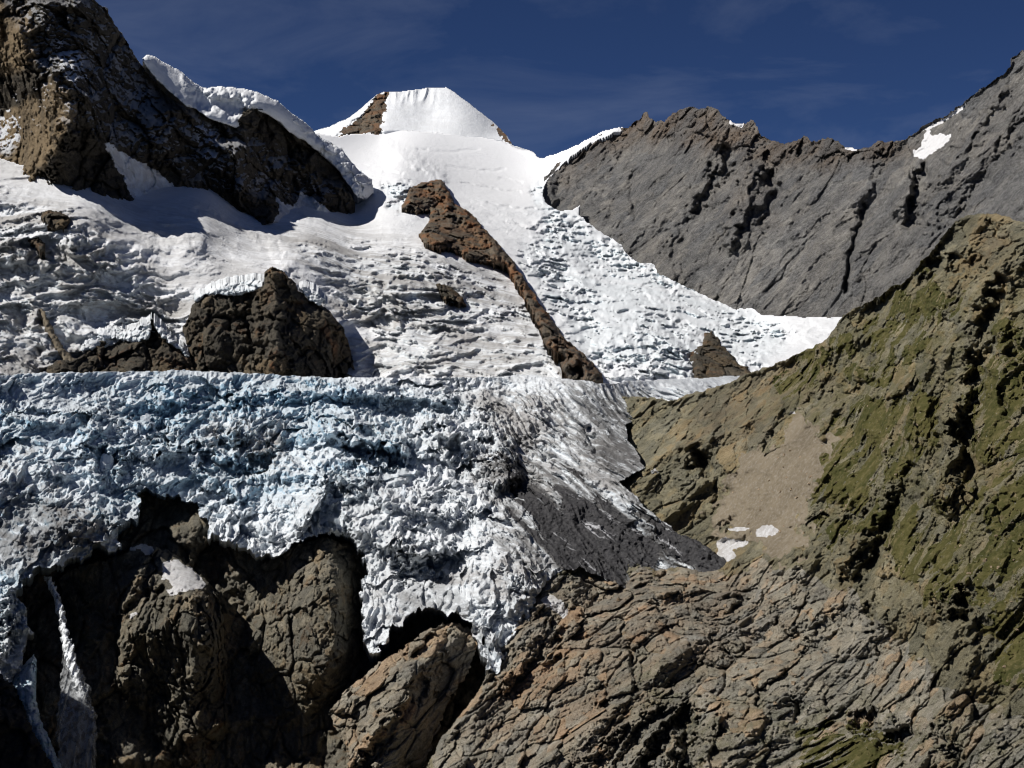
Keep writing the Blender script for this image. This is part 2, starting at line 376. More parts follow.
M_HILL = rock_mat('hillside rock', (0.11, 0.103, 0.068), (0.24, 0.220, 0.142), (0.37, 0.348, 0.26), 45, ((0, 0.7, 0.5), (1.6, 1, 0.8)), (0.2, 0.13, 0.075), 0, 'rust', 1.8, None, None, (0.125, 0.115, 0.048), True)
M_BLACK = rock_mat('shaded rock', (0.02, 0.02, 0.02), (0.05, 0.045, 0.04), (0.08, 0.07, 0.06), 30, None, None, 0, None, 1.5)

def grass_mat():
    n = NT('alpine grass'); a = n.noise(30, None, 9, 0.65); b = n.noise(5, None, 8, 0.7)
    col = n.mix(n.ramp(a, 0.38, 0.62), (0.042, 0.044, 0.014), (0.070, 0.065, 0.022))
    col = n.mix(n.ramp(b, 0.45, 0.7), col, (0.13, 0.11, 0.05))
    col = n.mix(n.ramp(n.noise(2.2, None, 4, 0.6), 0.64, 0.72), col, (0.24, 0.22, 0.18))
    return n.done(col, 0.95, n.noise(4, None, 9, 0.75), 1.2, 1.0, 0.1)
def scree_mat():
    n = NT('scree'); a = n.noise(50, n.mapped((0.5, 1, 1), (0, 0.6, 0)), 9, 0.65); b = n.noise(3, None, 8, 0.75)
    col = n.mix(n.ramp(a, 0.35, 0.62), (0.125, 0.103, 0.072), (0.19, 0.158, 0.112))
    col = n.mix(n.ramp(b, 0.45, 0.75), col, (0.27, 0.24, 0.20)); col = n.mix(n.ramp(b, 0.25, 0.42, 1, 0), col, (0.06, 0.05, 0.04))
    return n.done(col, 0.95, b, 0.9, 1.0, 0.1)
def debris_mat():
    n = NT('moraine debris'); v = n.mapped((1 / 14, 1, 0.02), (0, 0, 1.02))
    a = n.noise(5, v, 9, 0.68); b = n.noise(3, None, 8, 0.72)
    col = n.mix(n.ramp(b, 0.3, 0.7), (0.022, 0.022, 0.025), (0.075, 0.073, 0.074))
    col = n.mix(n.ramp(a, 0.575, 0.68), col, (0.5, 0.5, 0.52))
    return n.done(col, 0.95, b, 0.8, 1.0, 0.1)
M_GRASS, M_SCREE, M_DEBRIS = grass_mat(), scree_mat(), debris_mat()

mpp = lambda D: D / F
zero = lambda q, V, N: np.zeros(len(q))
one = lambda q, V, N: np.ones(len(q))
def area(*polys, r=8.0, rough=6.0, s=14.0):
    return lambda q, V, N=None: np.clip(sum(soft(q, p, r, rough, s, 5.0 * i) for i, p in enumerate(polys)), 0, 1)
def st(label, cat, kind=None, group=None): return lambda o: tag(o, label, cat, group, kind)

in_p = lambda poly, a=0.5, rg=2.0, s=6.0: (lambda q, V: soft(q, poly, 0.3, rg, s) > a)
def sp(name, poly, mat, label, cat, group=None, rg=2.0, s=6.0): return (name, in_p(poly, 0.5, rg, s), mat, st(label, cat, None, group))
# ------------------------------------------------------------------ summit peak
peak_poly = [(314,131),(330,126),(350,117),(362,107),(377,94),(385,91),(400,91.5),(412,90),(425,88),(446,87),(460,96),(478,110),(492,121),(500,128),(508,137),(513,145),(532,151),(545,170),(540,190),(420,190),(330,165)]
peak_rock = [(334,138),(348,127),(360,117),(370,104),(378,93),(387,92),(384,110),(382,137),(372,135),(355,137)]
peak_rock2 = [(489,121),(500,129),(513,145),(505,142),(498,131)]
D_peak = Depth([(314,131,5050),(345,130,4980),(380,94,5260),(380,135,4860),(360,112,5130),(446,87,5330),(440,138,4900),(500,128,5200),(505,146,4950),(545,170,4900),(430,115,5130),(470,120,5110),(420,190,4700),(330,165,4700),(540,190,4700)])
def peak_disp(q, p, N, a):
    h = 5 * fbm(p / 160, 5)
    flute = smooth(112, 92, q[:, 1]) * smooth(383, 392, q[:, 0]) * smooth(445, 430, q[:, 0])
    h += flute * 9 * ridged(np.c_[p[:, 0] / 42, p[:, 1] / 300, p[:, 2] / 300].astype(np.float32), 3)
    r = soft(q, peak_rock, 3, 2)
    b1, c1 = blocks(p, 50, 0.25); h += r * (b1 + crags(p, 20, 0.3)); a['cell'] = 0.3 + 0.4 * c1
    schr = line_dist(q, [(380,134),(400,133),(430,136),(470,139),(505,143)]); h -= 14 * np.exp(-(schr / 1.6) ** 2) * smooth(-0.1, 0.4, pnoise(q, 15))
    return h
peak = sheet('snow_peak', peak_poly, D_peak, M_PEAK, 0.8, (0.5, 8), (), None, peak_disp, dict(ice=one, dirt=lambda q, V, N: 0.15 * np.ones(len(q)), debris=zero),
    splits=[('rock_face', lambda q, V: soft(q, peak_rock, 0.5, 5, 8) > 0.5, M_RIB, None),
            ('rock_edge', lambda q, V: soft(q, peak_rock2, 0.5, 3, 5) > 0.5, M_RIB, None)])
tag(peak, 'flat topped snow summit highest on the skyline with a brown rock flank', 'mountain', kind='structure')

# ------------------------------------------------------------------ upper glacier
GL = Depth([(-260,140,2300),(-260,250,1900),(-260,400,1650),(-40,395,1900),(0,372,1950),(150,372,2050),(270,372,2180),(400,375,2120),(550,378,2080),(650,376,2150),(760,380,2250),(860,340,2600),
    (0,175,2440),(60,190,2430),(-40,165,2420),(130,197,2610),(200,193,2760),(250,213,2920),(300,206,3170),(350,217,3300),
    (0,215,2290),(0,280,2130),(0,340,1990),(90,218,2290),(200,228,2430),(270,245,2580),(100,250,2210),(120,320,2130),(160,290,2230),(200,290,2230),(260,282,2260),(320,298,2290),(360,350,2230),(320,250,2600),
    (420,260,2680),(480,330,2340),(540,362,2150),(400,160,3950),(330,132,4500),(380,138,4780),(450,138,4830),(512,146,4850),(540,158,4550),(612,128,4280),(600,138,4230),(570,150,4300),
    (480,180,4050),(540,230,3480),(545,195,3930),(600,230,3600),(600,285,2980),(660,268,3270),(640,330,2480),(700,352,2420),(735,308,2980),(780,335,2620),(840,319,2720),(430,215,3300),(500,270,2900),(360,190,3550)])
gl_poly = [(-260,140),(-40,150),(0,158),(60,175),(130,180),(200,178),(250,195),(300,185),(330,180),(340,150),(310,131),(318,133),(340,136),(345,134),(378,133),(381,131),(400,129),(430,132),(470,135),(505,142),(516,147),(530,150),(537,157),(543,158),(570,148),(590,138),(605,130),(618,127),(628,127),(622,131),(600,138),(580,149),(566,161),(549,178),(543,190),(545,202),(553,207),(560,211),(572,209),(580,205),(580,215),(597,229),(620,243),(625,252),(637,262),(655,263),(657,272),(690,288),(715,300),(735,309),(750,307),(762,314),(790,316),(815,317),(842,316),(870,335),(800,395),(-40,398),(-260,400)]
icefall_r = [(535,195),(555,205),(600,235),(660,270),(735,308),(790,330),(760,372),(690,378),(600,380),(585,350),(545,300),(520,255),(540,240)]
rough_mid = [(300,245),(420,255),(520,290),(560,360),(560,382),(360,382),(380,345),(330,285)]
rough_left = [(-40,200),(60,215),(120,260),(180,310),(195,375),(-40,390)]
serac_l = [(295,150),(335,150),(370,180),(380,205),(350,205),(320,170)]
ser2 = [(385,185),(410,178),(415,188),(400,212),(390,205)]
ser3 = [(528,185),(545,178),(550,205),(535,205)]
col_smooth = [(330,130),(520,140),(600,130),(560,200),(480,210),(440,175),(400,180),(350,165)]
gl_rough = lambda q, V, N=None: np.clip(area(icefall_r, r=14)(q, V) * 1.0 + area(rough_mid, r=18)(q, V) * 0.62 + area(rough_left, r=25)(q, V) * 0.62
    + area(serac_l, ser2, ser3, r=5)(q, V) * 0.9 + 0.14, 0, 1.0) * (1 - 0.85 * area(col_smooth, r=10)(q, V) * (1 - area(serac_l, ser2, ser3, r=5)(q, V)))
def gl_disp(q, p, N, a):
    r = a['rough']; k = mpp(2700)
    big = fbm(p / 260, 4)
    h = 26 * big * smooth(170, 230, q[:, 1])
    patchy = smooth(-0.3, 0.25, fbm(p / 130 + 9, 5)); r2 = r * (0.42 + 0.58 * patchy)
    # crevasses across the flow, seracs where it breaks up
    fall = area(icefall_r, serac_l, ser2, ser3, r=12)(q, p)
    wv = np.stack([fbm(p / 90 + 3, 3), fbm(p / 90 + 13, 3), fbm(p / 90 + 23, 3)], 1)
    pw = (p + 26 * wv).astype(np.float32)
    h += r2 * fall * (0.7 * blocks(p, 24 * k, 0.32, None, (1.3, 1, 0.8), 0.35, 0.13, 0.2, 1.3, 0.8)[0] + 0.75 * blocks(p, 11 * k, 0.38, None, (1.3, 1, 0.8), 0.45, 0.18, 0.2, 1.5, 0.9)[0] + crags(p, 5 * k, 0.42, None, (1.2, 1, 0.9), 0.3))
    h += r2 * fall * 10 * ridged(pw / np.array((70, 34, 34), np.float32), 7, 0.66)
    calm = 1 - 0.85 * fall
    h += 1.5 * r2 * calm * (12 * ridged(pw / np.array((95, 34, 30), np.float32), 8, 0.68) + blocks(pw, 9 * k, 0.22, None, (2.2, 1, 0.7), 0.6, 0.25, 0.1, 1.2, 0.6, 0, 0.4)[0] + crags(p, 3.4 * k, 0.36, None, (1.5, 1, 0.8), 0.4))
    lines = ridged(np.c_[pw[:, 0] / 170, pw[:, 1] / 26, pw[:, 2] / 26].astype(np.float32), 5, 0.6)
    h -= 10.0 * np.clip(lines + 0.02, 0, 1) ** 1.6 * (0.15 + r) * (0.08 + patchy * smooth(-0.25, 0.3, fbm(p / 50 + 31, 4))) * smooth(185, 215, q[:, 1]) * (1 - 0.6 * fall)
    h += 2.4 * fbm(p / 18, 4) * (0.25 + r)
    return h
gl = sheet('upper_glacier', gl_poly, GL, M_SNOW, 1.0, (1.4, 7),
    [([(300,228),(330,240),(360,262)], 12, 14), ([(560,280),(590,330),(610,370)], 12, 22), ([(390,146),(412,158),(440,178)], 6, -34), ([(640,332),(680,345),(690,372)], 9, -28),
     ([(250,225),(280,240),(290,262)], 10, -20), ([(0,246),(25,248),(45,268)], 7, -16), ([(200,245),(150,245),(110,240)], 6, -10), ([(600,240),(625,255),(655,270)], 5, -25)] + [(l_, 1.1, 16) for l_ in ([(352,164),(372,166),(392,164)],[(384,171),(402,174)],[(418,150),(450,152),(478,150)],[(447,166),(480,171),(505,170)],[(462,183),(498,190),(520,192)],[(500,178),(522,182)],[(488,203),(515,209),(535,208)],[(505,222),(530,229),(552,230)],[(395,147),(410,150),(428,149)])], None, gl_disp,
    dict(rough=gl_rough, ice=lambda q, V, N: gl_rough(q, V), debris=zero,
         dirt=lambda q, V, N: np.clip(0.95 * area(rough_mid, rough_left, r=30)(q, V) + 0.55 * area([(0,190),(350,220),(500,280),(520,380),(0,380)], r=30)(q, V), 0, 0.9) * (1 - 0.8 * area(icefall_r)(q, V)) + 0.12 * area(icefall_r)(q, V)),
    back=((40, -20), (120, -140), (300, -400)), dirup=0.4, edge_fade=2)
tag(gl, 'wide upper glacier of white snow and crevasses falling below the summit', 'glacier')

# ------------------------------------------------------------------ dark mountain
mt_poly = [(-260,-22),(-40,-22),(60,-22),(86,-12),(93,-1),(100,4),(108,9),(114,20),(122,33),(131,48),(140,62),(148,74),(158,86),(170,97),(182,104),(200,108),(215,118),(232,122),(240,118),(243,110),(252,108),(262,110),(272,117),(285,126),(300,136),(312,146),(330,163),(343,180),(352,196),(356,206),(352,226),(335,232),(310,225),(298,232),(278,244),(262,242),(248,234),(230,224),(212,216),(190,210),(168,206),(150,204),(130,214),(105,210),(80,208),(60,208),(40,208),(24,204),(10,186),(-40,186),(-260,180)]
mt_base = [(-40,163),(0,160),(20,160),(34,174),(28,187),(45,190),(60,188),(80,187),(100,190),(118,194),(132,196),(150,180),(168,184),(184,188),(200,192),(214,195),(228,199),(240,207),(252,215),(262,222),(272,229),(284,222),(300,204),(314,204),(330,213),(345,218),(354,208)]
_x = np.array([c[0] for c in mt_base], float); _y = np.array([c[1] for c in mt_base], float); _g = GL(_x, _y)
base_pts = [(x, y, g - 6) for x, y, g in zip(_x, _y, _g)][::2] + [(x, y + 22, g - 6 - 60) for x, y, g in zip(_x, _y, _g)][::3]
D_mt = Depth(base_pts + [(-260,160,float(GL(np.array([-260.]),np.array([160.]))[0]) - 6),(-260,-22,2480),(-40,-60,2700),(0,0,2610),(30,40,2500),(60,20,2560),(100,4,2760),(122,33,2810),(140,62,2870),(64,100,2390),(0,120,2700),(-40,60,2790),(120,120,2660),(170,150,2700),(200,115,2950),(240,130,3030),(260,112,3100),(300,140,3260),(330,170,3350),(352,198,3290),(230,165,2880),(68,140,2385)], 1e-3)
sun_flank = [(-40,110),(0,115),(22,104),(40,92),(52,76),(60,74),(66,90),(74,106),(72,124),(62,140),(50,158),(38,170),(28,187),(-40,165)]
streak = [(-40,112),(0,112),(22,103),(40,92),(46,98),(38,118),(20,138),(8,150),(-40,158)]
apron = [(103,143),(112,146),(120,152),(134,158),(146,166),(158,173),(150,182),(120,178)]
def mt_disp(q, p, N, a):
    s = 1 - 0.8 * area(sun_flank, r=4)(q, p)
    Rm = rot(0.2, 0.5, 0.2)
    h = s * 30 * ridged(p / 240, 4) + s * blocks(p, 95, 0.24, Rm, (1, 1, 1.9), 0.3, 0.1, 0.2, 1.3)[0] + (0.35 + 0.65 * s) * blocks(p, 40, 0.30, Rm, (1, 1, 1.7), 0.4, 0.12, 0.2, 1.3)[0]
    h += blocks(p, 16, 0.36, Rm, (1, 1, 1.5), 0.4, 0.2, 0.2, 1.3)[0] * (0.5 + 0.5 * s) + crags(p, 8, 0.36) + 2.0 * fbm(p / 9, 3)
    return h * (1 - 0.75 * area(APR, APR2, r=4)(q, p))
APR = [(104,143),(113,146),(122,153),(135,158),(148,167),(158,172),(168,182),(185,192),(180,212),(140,212),(132,196),(125,180),(113,162)]
APR2 = [(275,196),(284,203),(293,207),(300,192),(312,197),(325,207),(332,214),(325,226),(300,236),(280,246),(268,240),(274,222),(280,210)]
mt = sheet('dark_mountain', mt_poly, D_mt, M_MOUNT, 0.9, (2.2, 8),
    [([(52,76),(66,92),(73,108),(66,132),(48,165)], 9, -70), ([(160,150),(175,120)], 10, -40), ([(235,185),(215,140)], 9, -38), ([(10,20),(25,60)], 14, -50), ([(320,205),(305,150)], 6, -45), ([(296,190),(290,150)], 5, 30)], None, mt_disp,
    dict(rust=area(sun_flank, [(-40,0),(30,5),(35,60),(20,75),(-40,80)], r=4), ice=one, debris=zero, dirt=lambda q, V, N: 0.5 * np.ones(len(q)),
         snow=lambda q, V, N: np.clip(area(streak, r=8)(q, V) * 1.2 + area([(60,45),(75,50),(88,80),(70,90),(60,60)], [(190,120),(210,125),(222,165),(212,168)], [(30,85),(60,85),(20,100),(0,105)], r=4)(q, V) * 0.95 + 0.42 * area([(10,0),(110,0),(160,110),(260,140),(350,200),(220,190),(60,120)], r=10)(q, V), 0, 1)),
    splits=[sp('snow_patch', APR, M_CORNICE, 'snow apron running up into a groove of the dark mountain above the left glacier', 'snow patch', 'snow patches', 2.5, 6),
            sp('snow_patch', APR2, M_CORNICE, 'shaded snow pocket between two dark rock feet under the cornice', 'snow patch', 'snow patches', 2.5, 6)])
tag(mt, 'dark rocky mountain in shade with a sunlit brown flank beside the snow cornice', 'mountain', kind='structure')

# ------------------------------------------------------------------ cornice on the ridge
co_poly = [(141,60),(147,55),(153,57),(165,63),(178,70),(183,74),(190,80),(199,86),(207,89),(216,87),(235,88),(255,92),(268,97),(278,102),(290,112),(303,121),(312,130),(318,136),(330,144),(343,150),(350,160),(360,172),(372,180),(374,192),(366,200),(357,198),(349,186),(338,170),(328,161),(316,150),(305,141),(297,138),(287,130),(275,119),(262,112),(252,110),(245,112),(241,125),(236,128),(222,124),(208,118),(196,109),(186,107),(176,97),(165,88),(156,80),(149,70)]
D_co = lambda x, y: D_mt(x, y) - 38
def co_disp(q, p, N, a):
    return 5 * fbm(p / 120, 3) + smooth(285, 320, q[:, 0]) * (crags(p, 30, 0.35) + crags(p, 13, 0.35)) + 0.8 * fbm(p / 24, 4)
co = sheet('snow_cornice', co_poly, D_co, M_CORNICE, 0.8, (1.0, 8), [([(199,96),(225,103),(240,108)], 9, 40), ([(183,72),(186,85)], 3, -14)], (26, 12, 24), co_disp,
    dict(ice=one, dirt=lambda q, V, N: 0.15 * np.ones(len(q)), debris=zero), back=((70, 2), (260, -60), (600, -500)), dirup=0.2)
tag(co, 'snow cornice capping the dark ridge in front of the sky', 'snow cornice')

# ------------------------------------------------------------------ grey rock wall
wl_poly = [(542,196),(543,180),(552,168),(566,158),(580,146),(600,135),(615,129),(628,127),(634,122),(640,117),(646,112),(650,118),(656,122),(664,120),(672,113),(682,108),(692,107),(700,110),(710,106),(718,108),(723,114),(732,121),(742,124),(750,120),(756,122),(762,138),(775,140),(790,143),(796,139),(806,136),(812,141),(818,141),(828,137),(838,139),(845,147),(856,149),(868,147),(872,143),(880,140),(884,142),(895,141),(905,138),(915,132),(925,125),(945,115),(960,105),(975,93),(990,83),(1005,72),(1014,56),(1024,50),(1075,8),(1340,-90),(1340,400),(860,350),(760,335),(680,312),(600,265),(555,235)]
D_wl = Depth([(542,196,4020),(566,159,4285),(580,148,4272),(598,138,4240),(615,130,4272),(646,113,4150),(700,109,3800),(722,112,3680),(762,138,3560),(830,138,3300),(870,147,3180),(925,125,3020),(975,93,2880),(1024,50,2780),(1075,8,2720),
    (560,235,3820),(600,232,3680),(660,272,3350),(735,310,3060),(790,320,2900),(840,322,2780),(860,350,2700),(1024,330,2260),(1075,340,2150),(1340,-90,2250),(1340,400,1650),(680,200,3560),(780,220,3180),(900,220,2820),(1000,200,2540),(620,180,3960)])
cap = [(540,150),(640,100),(770,115),(900,135),(912,150),(890,165),(860,158),(830,168),(790,160),(765,165),(735,150),(700,150),(650,140),(600,150),(560,185)]
R_WL = along((0.62, -0.13, 0.70), (-0.8, -0.4, 0.4))
def wl_disp(q, p, N, a):
    c = area(cap, r=10)(q, p)
    h = 20 * ridged(p @ rot(0.1, 0.6, 0.2).T / np.array((340, 160, 220), np.float32), 5) + crags(p, 110, 0.07, R_WL, (2.2, 1, 0.7))
    h += 9 * ridged(p @ R_WL.T / np.array((260, 90, 34), np.float32), 7, 0.66) + crags(p, 30, 0.13, R_WL, (2.6, 1, 0.6), 0.4)
    b1, c1 = blocks(p, 70, 0.10, R_WL, (2.4, 1, 0.7), 0.5, 0.08, 0.2, 1.0, 0.6); b2, c2 = blocks(p, 28, 0.15, R_WL, (2.2, 1, 0.7), 0.6, 0.14, 0.2, 1.0, 0.7)
    h = 0.5 * h + 0.36 * (b1 + b2); a['cell'] = 0.22 + 0.2 * c1 + 0.2 * c2
    h += (0.45 + 0.9 * c) * crags(p, 11, 0.30, R_WL, (2.0, 1, 0.7), 0.35) + c * crags(p, 42, 0.40, None, (1, 1, 1.8))
    return h
wl_feat = [([(752,168),(747,190),(738,215),(733,240)], 10, -75), ([(728,148),(724,170),(712,192),(698,212)], 8, 70), ([(772,175),(776,198),(765,222)], 7, 55), ([(922,175),(918,195),(912,215)], 8, 50), ([(905,180),(900,205)], 9, -40),
    ([(866,205),(855,235),(848,270),(846,290)], 3.2, 42), ([(690,290),(672,250),(695,215)], 7, 25), ([(559,185),(559,205)], 4, 45), ([(632,175),(634,220)], 3, 22), ([(1024,120),(985,170),(960,215)], 7, 34), ([(1000,90),(950,165),(930,220)], 8, -30), ([(885,150),(878,190),(862,215)], 6, 28)]
wl = sheet('rock_wall', wl_poly, D_wl, M_WALL, 0.85, (2.4, 7), wl_feat, None, wl_disp, edge_fade=3, attrs=
    dict(rust=lambda q, V, N: 0.9 * area(cap, r=14)(q, V) + 0.25 * area([(730,160),(760,165),(780,230),(720,240)], r=10)(q, V), ice=zero, debris=zero, dirt=lambda q, V, N: 0.15 * np.ones(len(q))),
    splits=[sp('snow_patch', [(912,158),(914,150),(920,147),(921,142),(928,129),(932,136),(940,133),(946,135),(954,133),(947,141),(938,150),(930,154),(924,159),(918,157)], M_PATCH, 'white snow patch with jagged lower edge on the grey rock wall below the skyline', 'snow patch', 'snow patches', 2, 6),
            sp('snow_streak', [(918,132),(928,127),(940,121),(955,111),(965,104),(963,110),(950,118),(935,127)], M_PATCH, 'thin snow streak along the rising skyline edge of the grey rock wall', 'snow patch', 'snow patches', 1, 5),
            sp('ridge_snow', [(729,117),(733,120),(744,123),(742,128),(730,124)], M_PATCH, 'small snow cap between the rocky teeth of the brown topped skyline ridge', 'snow patch', 'snow patches', 1, 5),
            sp('ridge_snow', [(842,143),(850,147),(858,148),(855,152),(845,149)], M_PATCH, 'small snow streak on the low notch of the skyline ridge', 'snow patch', 'snow patches', 1, 5)])
tag(wl, 'broad grey rock wall with a jagged brown crest closing the valley', 'mountain', kind='structure')

# ------------------------------------------------------------------ rocks standing out of the upper glacier
def crop_disp(k, a=1.0):
    def f(q, p, N, at_):
        Rc = rot(0, 0.5, 0.3); sx = (1, 1, 1.5)
        b1, c1 = blocks(p, 24 * k, 0.28, Rc, sx, 0.35, 0.1, 0.2, 1.4, 0.8); b2, c2 = blocks(p, 10 * k, 0.34, Rc, sx, 0.4, 0.16, 0.2, 1.4, 0.9)
        at_['cell'] = np.clip(0.5 * c1 + 0.5 * c2, 0, 1)
        return a * (b1 + b2 + crags(p, 4 * k, 0.36) + k * 0.8 * fbm(p / (3 * k), 3))
    return f
rib_poly = [(401,209),(405,198),(410,189),(418,183),(428,181),(438,179),(444,182),(449,190),(455,203),(470,213),(485,228),(495,240),(505,252),(515,263),(524,279),(536,297),(547,312),(558,328),(568,341),(580,350),(592,362),(601,373),(604,384),(590,388),(570,383),(561,370),(559,362),(566,358),(556,352),(545,346),(539,328),(529,308),(520,291),(511,273),(504,267),(494,265),(480,263),(465,257),(450,250),(436,249),(424,243),(418,235),(424,226),(430,220),(430,212),(416,212)]
rib = sheet('rock_rib', rib_poly, GL, M_RIB, 0.9, (1.8, 7), [([(440,184),(460,210),(490,238),(512,268),(535,310),(555,342),(592,374)], 8, -75)], (95, 11, -14), crop_disp(2.0), dict(rust=zero), back=((60, -30), (150, -120)))
tag(rib, 'long brown rock rib slanting down between the two arms of the glacier', 'rock outcrop')
oc_poly = [(186,345),(183,334),(182,326),(188,318),(192,306),(196,298),(203,294),(215,294),(235,295),(252,291),(262,287),(264,280),(264,270),(271,266),(280,269),(288,275),(294,282),(299,290),(310,299),(322,304),(333,315),(343,327),(349,341),(353,358),(356,377),(352,392),(186,392),(192,372),(190,358)]
D_oc = Depth([(186,340,2120),(200,298,2150),(230,296,2150),(264,284,2150),(275,268,2180),(310,300,2170),(345,330,2170),(354,372,2150),(270,375,2010),(225,340,2075),(290,330,2060),(200,380,2040),(340,385,2100),(245,375,2040),(240,320,2110)])
oc = sheet('rock_outcrop', oc_poly, D_oc, M_CROP, 0.9, (1.8, 8), [([(268,272),(272,310),(275,360)], 16, -45), ([(248,300),(252,350)], 8, 28), ([(205,310),(215,350)], 14, -22), ([(345,340),(348,380)], 14, 40)], (20, 10, 14), crop_disp(1.9), dict(rust=zero), back=((40, 0), (160, -80)))
tag(oc, 'big dark rock outcrop with an icy rim above the blue icefall', 'rock outcrop')
def ice_rim(name, poly, D, label):
    o = sheet(name, poly, D, M_SNOW, 0.7, (1.8, 4), (), (12, 5, 4), lambda q, p, N, a: blocks(p, 17, 0.34, None, (1, 1, 1.3))[0] + crags(p, 7, 0.4), dict(ice=lambda q, V, N: np.ones(len(q)), dirt=lambda q, V, N: 0.35 * np.ones(len(q)), debris=zero), back=((30, 4), (90, 10)))
    tag(o, label, 'ice cliff', 'ice cliffs on the upper glacier edge'); return o
ice_rim('ice_cliff', [(192,303),(196,296),(205,292),(220,285),(240,281),(256,279),(264,280),(264,290),(250,293),(235,296),(220,295),(205,296),(198,302)], lambda x, y: D_oc(x, y) - 4, 'thin white ice cliff resting on the flat left top of the dark outcrop')
ice_rim('ice_cliff', [(298,288),(305,285),(316,290),(324,298),(327,304),(318,305),(308,300)], lambda x, y: D_oc(x, y) - 4, 'short fluted ice cliff on the right shoulder of the dark outcrop')
lc_poly = [(46,375),(47,366),(58,360),(72,361),(80,356),(90,349),(98,342),(110,337),(130,340),(148,339),(151,322),(156,320),(162,330),(170,340),(180,349),(190,357),(195,370),(195,392),(46,392)]
D_lc = Depth([(46,372,1930),(90,350,2030),(150,330,2080),(190,360,2070),(195,390,2000),(120,370,1990),(46,392,1880),(150,390,1960),(100,340,2080)])
lc = sheet('rock_band', lc_poly, D_lc, M_CROP, 0.9, (1.5, 7), [([(60,362),(55,380)], 10, -12), ([(152,325),(150,370)], 6, 20)], (12, 8, 8), crop_disp(1.8), dict(rust=zero), back=((40, 0), (160, -60)))
tag(lc, 'low dark rock band under hanging ice left of the big outcrop', 'rock outcrop')
ice_rim('ice_cliff', [(80,352),(84,340),(94,332),(110,326),(130,328),(146,322),(152,318),(150,338),(140,342),(125,341),(110,338),(100,345),(92,350)], lambda x, y: np.minimum(D_lc(x, y), GL(x, y)) - 5, 'broken hanging ice cliff drooping over the low dark rock band')
ice_rim('ice_cliff', [(153,318),(162,326),(172,338),(184,346),(190,356),(188,360),(180,352),(170,345),(160,336),(154,328)], lambda x, y: np.minimum(D_lc(x, y), GL(x, y)) - 5, 'slanting ice cliff squeezed between rock band and big outcrop')
mo = sheet('moraine_strip', [(39,308),(43,308),(47,318),(56,334),(66,350),(78,363),(90,375),(76,376),(66,364),(54,346),(46,330)], GL, M_SCREE, 0.8, (1.6, 5), (), (7, 4, 4), lambda q, p, N, a: 3 * fbm(p / 14, 4), {}, back=((30, -10),))
tag(mo, 'narrow brown rubble ridge slanting across the dirty lower left snow', 'moraine')
for poly, lab in (
    ([(41,219),(42,212),(48,210),(56,210),(66,214),(71,220),(68,226),(58,231),(49,228)], 'small dark rock island in the snow beneath the sunlit brown flank'),
    ([(27,240),(31,237),(38,236),(45,244),(47,252),(40,253),(33,246)], 'tiny brown rock island just below another in the left snowfield'),
    ([(436,283),(447,285),(455,290),(463,297),(467,305),(456,305),(445,301),(440,293)], 'lone dark rock island amid crevasses left of the long rib'),
    ([(689,352),(695,347),(702,345),(704,334),(711,331),(719,338),(722,345),(732,354),(741,365),(748,367),(752,373),(750,386),(693,386),(692,366)], 'dark rock island at the foot of the white right icefall')):
    big = len(poly) > 11
    o = sheet('rock_island', poly, GL, M_CROP, 0.8, (1.6, 5), (), (80 if big else 45, 10 if big else 6, 0), crop_disp(1.6), dict(rust=zero), back=((30, -10), (90, -40)))
    tag(o, lab, 'rock outcrop')

# ------------------------------------------------------------------ lower icefall
ic_poly = [(-260,380),(-40,377),(0,375),(30,373),(60,372),(130,371),(180,370),(220,371),(270,374),(330,377),(400,377),(470,377),(500,376),(520,374),(535,375),(560,378),(590,381),(604,384),(640,380),(690,378),(740,375),(748,382),(700,400),(672,410),(640,420),(626,425),(629,440),(640,458),(646,468),(630,476),(620,482),(640,500),(655,514),(675,530),(700,543),(718,553),(729,565),(727,582),(700,584),(688,582),(662,584),(640,592),(620,588),(598,576),(580,568),(556,574),(546,582),(537,596),(531,616),(517,640),(506,655),(496,672),(488,668),(482,655),(480,640),(470,624),(458,616),(440,612),(420,613),(405,619),(394,627),(385,642),(375,652),(364,648),(361,620),(362,595),(366,565),(356,545),(344,537),(325,535),(305,538),(290,546),(280,555),(262,556),(246,552),(234,545),(222,538),(208,534),(203,522),(200,508),(190,500),(175,495),(160,492),(148,489),(141,494),(138,508),(134,520),(120,528),(118,545),(108,552),(95,545),(84,556),(60,566),(40,568),(30,576),(16,590),(26,608),(31,634),(24,656),(14,680),(-40,705),(-260,730)]
D_ic = Depth([(-40,377,1330),(0,374,1350),(100,372,1420),(200,371,1480),(300,376,1500),(400,378,1510),(500,377,1520),(604,384,1520),(690,380,1750),(745,378,1950),(680,402,1560),(-40,450,1230),(0,450,1240),(0,560,1100),(0,690,1020),(100,430,1335),(100,480,1230),(200,440,1370),(200,500,1230),(300,430,1370),(300,480,1270),(300,538,1180),(360,400,1460),(400,430,1390),(400,470,1280),(400,560,1120),(420,610,1070),(480,600,1050),(496,668,990),(500,520,1190),(560,480,1260),(570,420,1430),(560,570,1100),(620,440,1380),(640,500,1215),(728,572,1082),(690,545,1112),(690,580,1085),(640,580,1100),(650,545,1135),(110,545,1150),(150,490,1240),(650,395,1600),(-40,705,980),(-260,380,1150),(-260,550,960),(-260,730,860)])
debris_poly = [(505,462),(524,476),(545,498),(575,492),(600,505),(640,515),(675,532),(700,543),(735,560),(735,580),(690,566),(662,565),(640,580),(610,580),(588,574),(560,560),(545,540),(520,505)]
grey_r = [(575,395),(625,400),(650,470),(620,482),(600,470),(585,440)]
dirty_l = [(-40,455),(30,440),(75,490),(120,525),(110,550),(84,556),(24,572),(-40,560)]
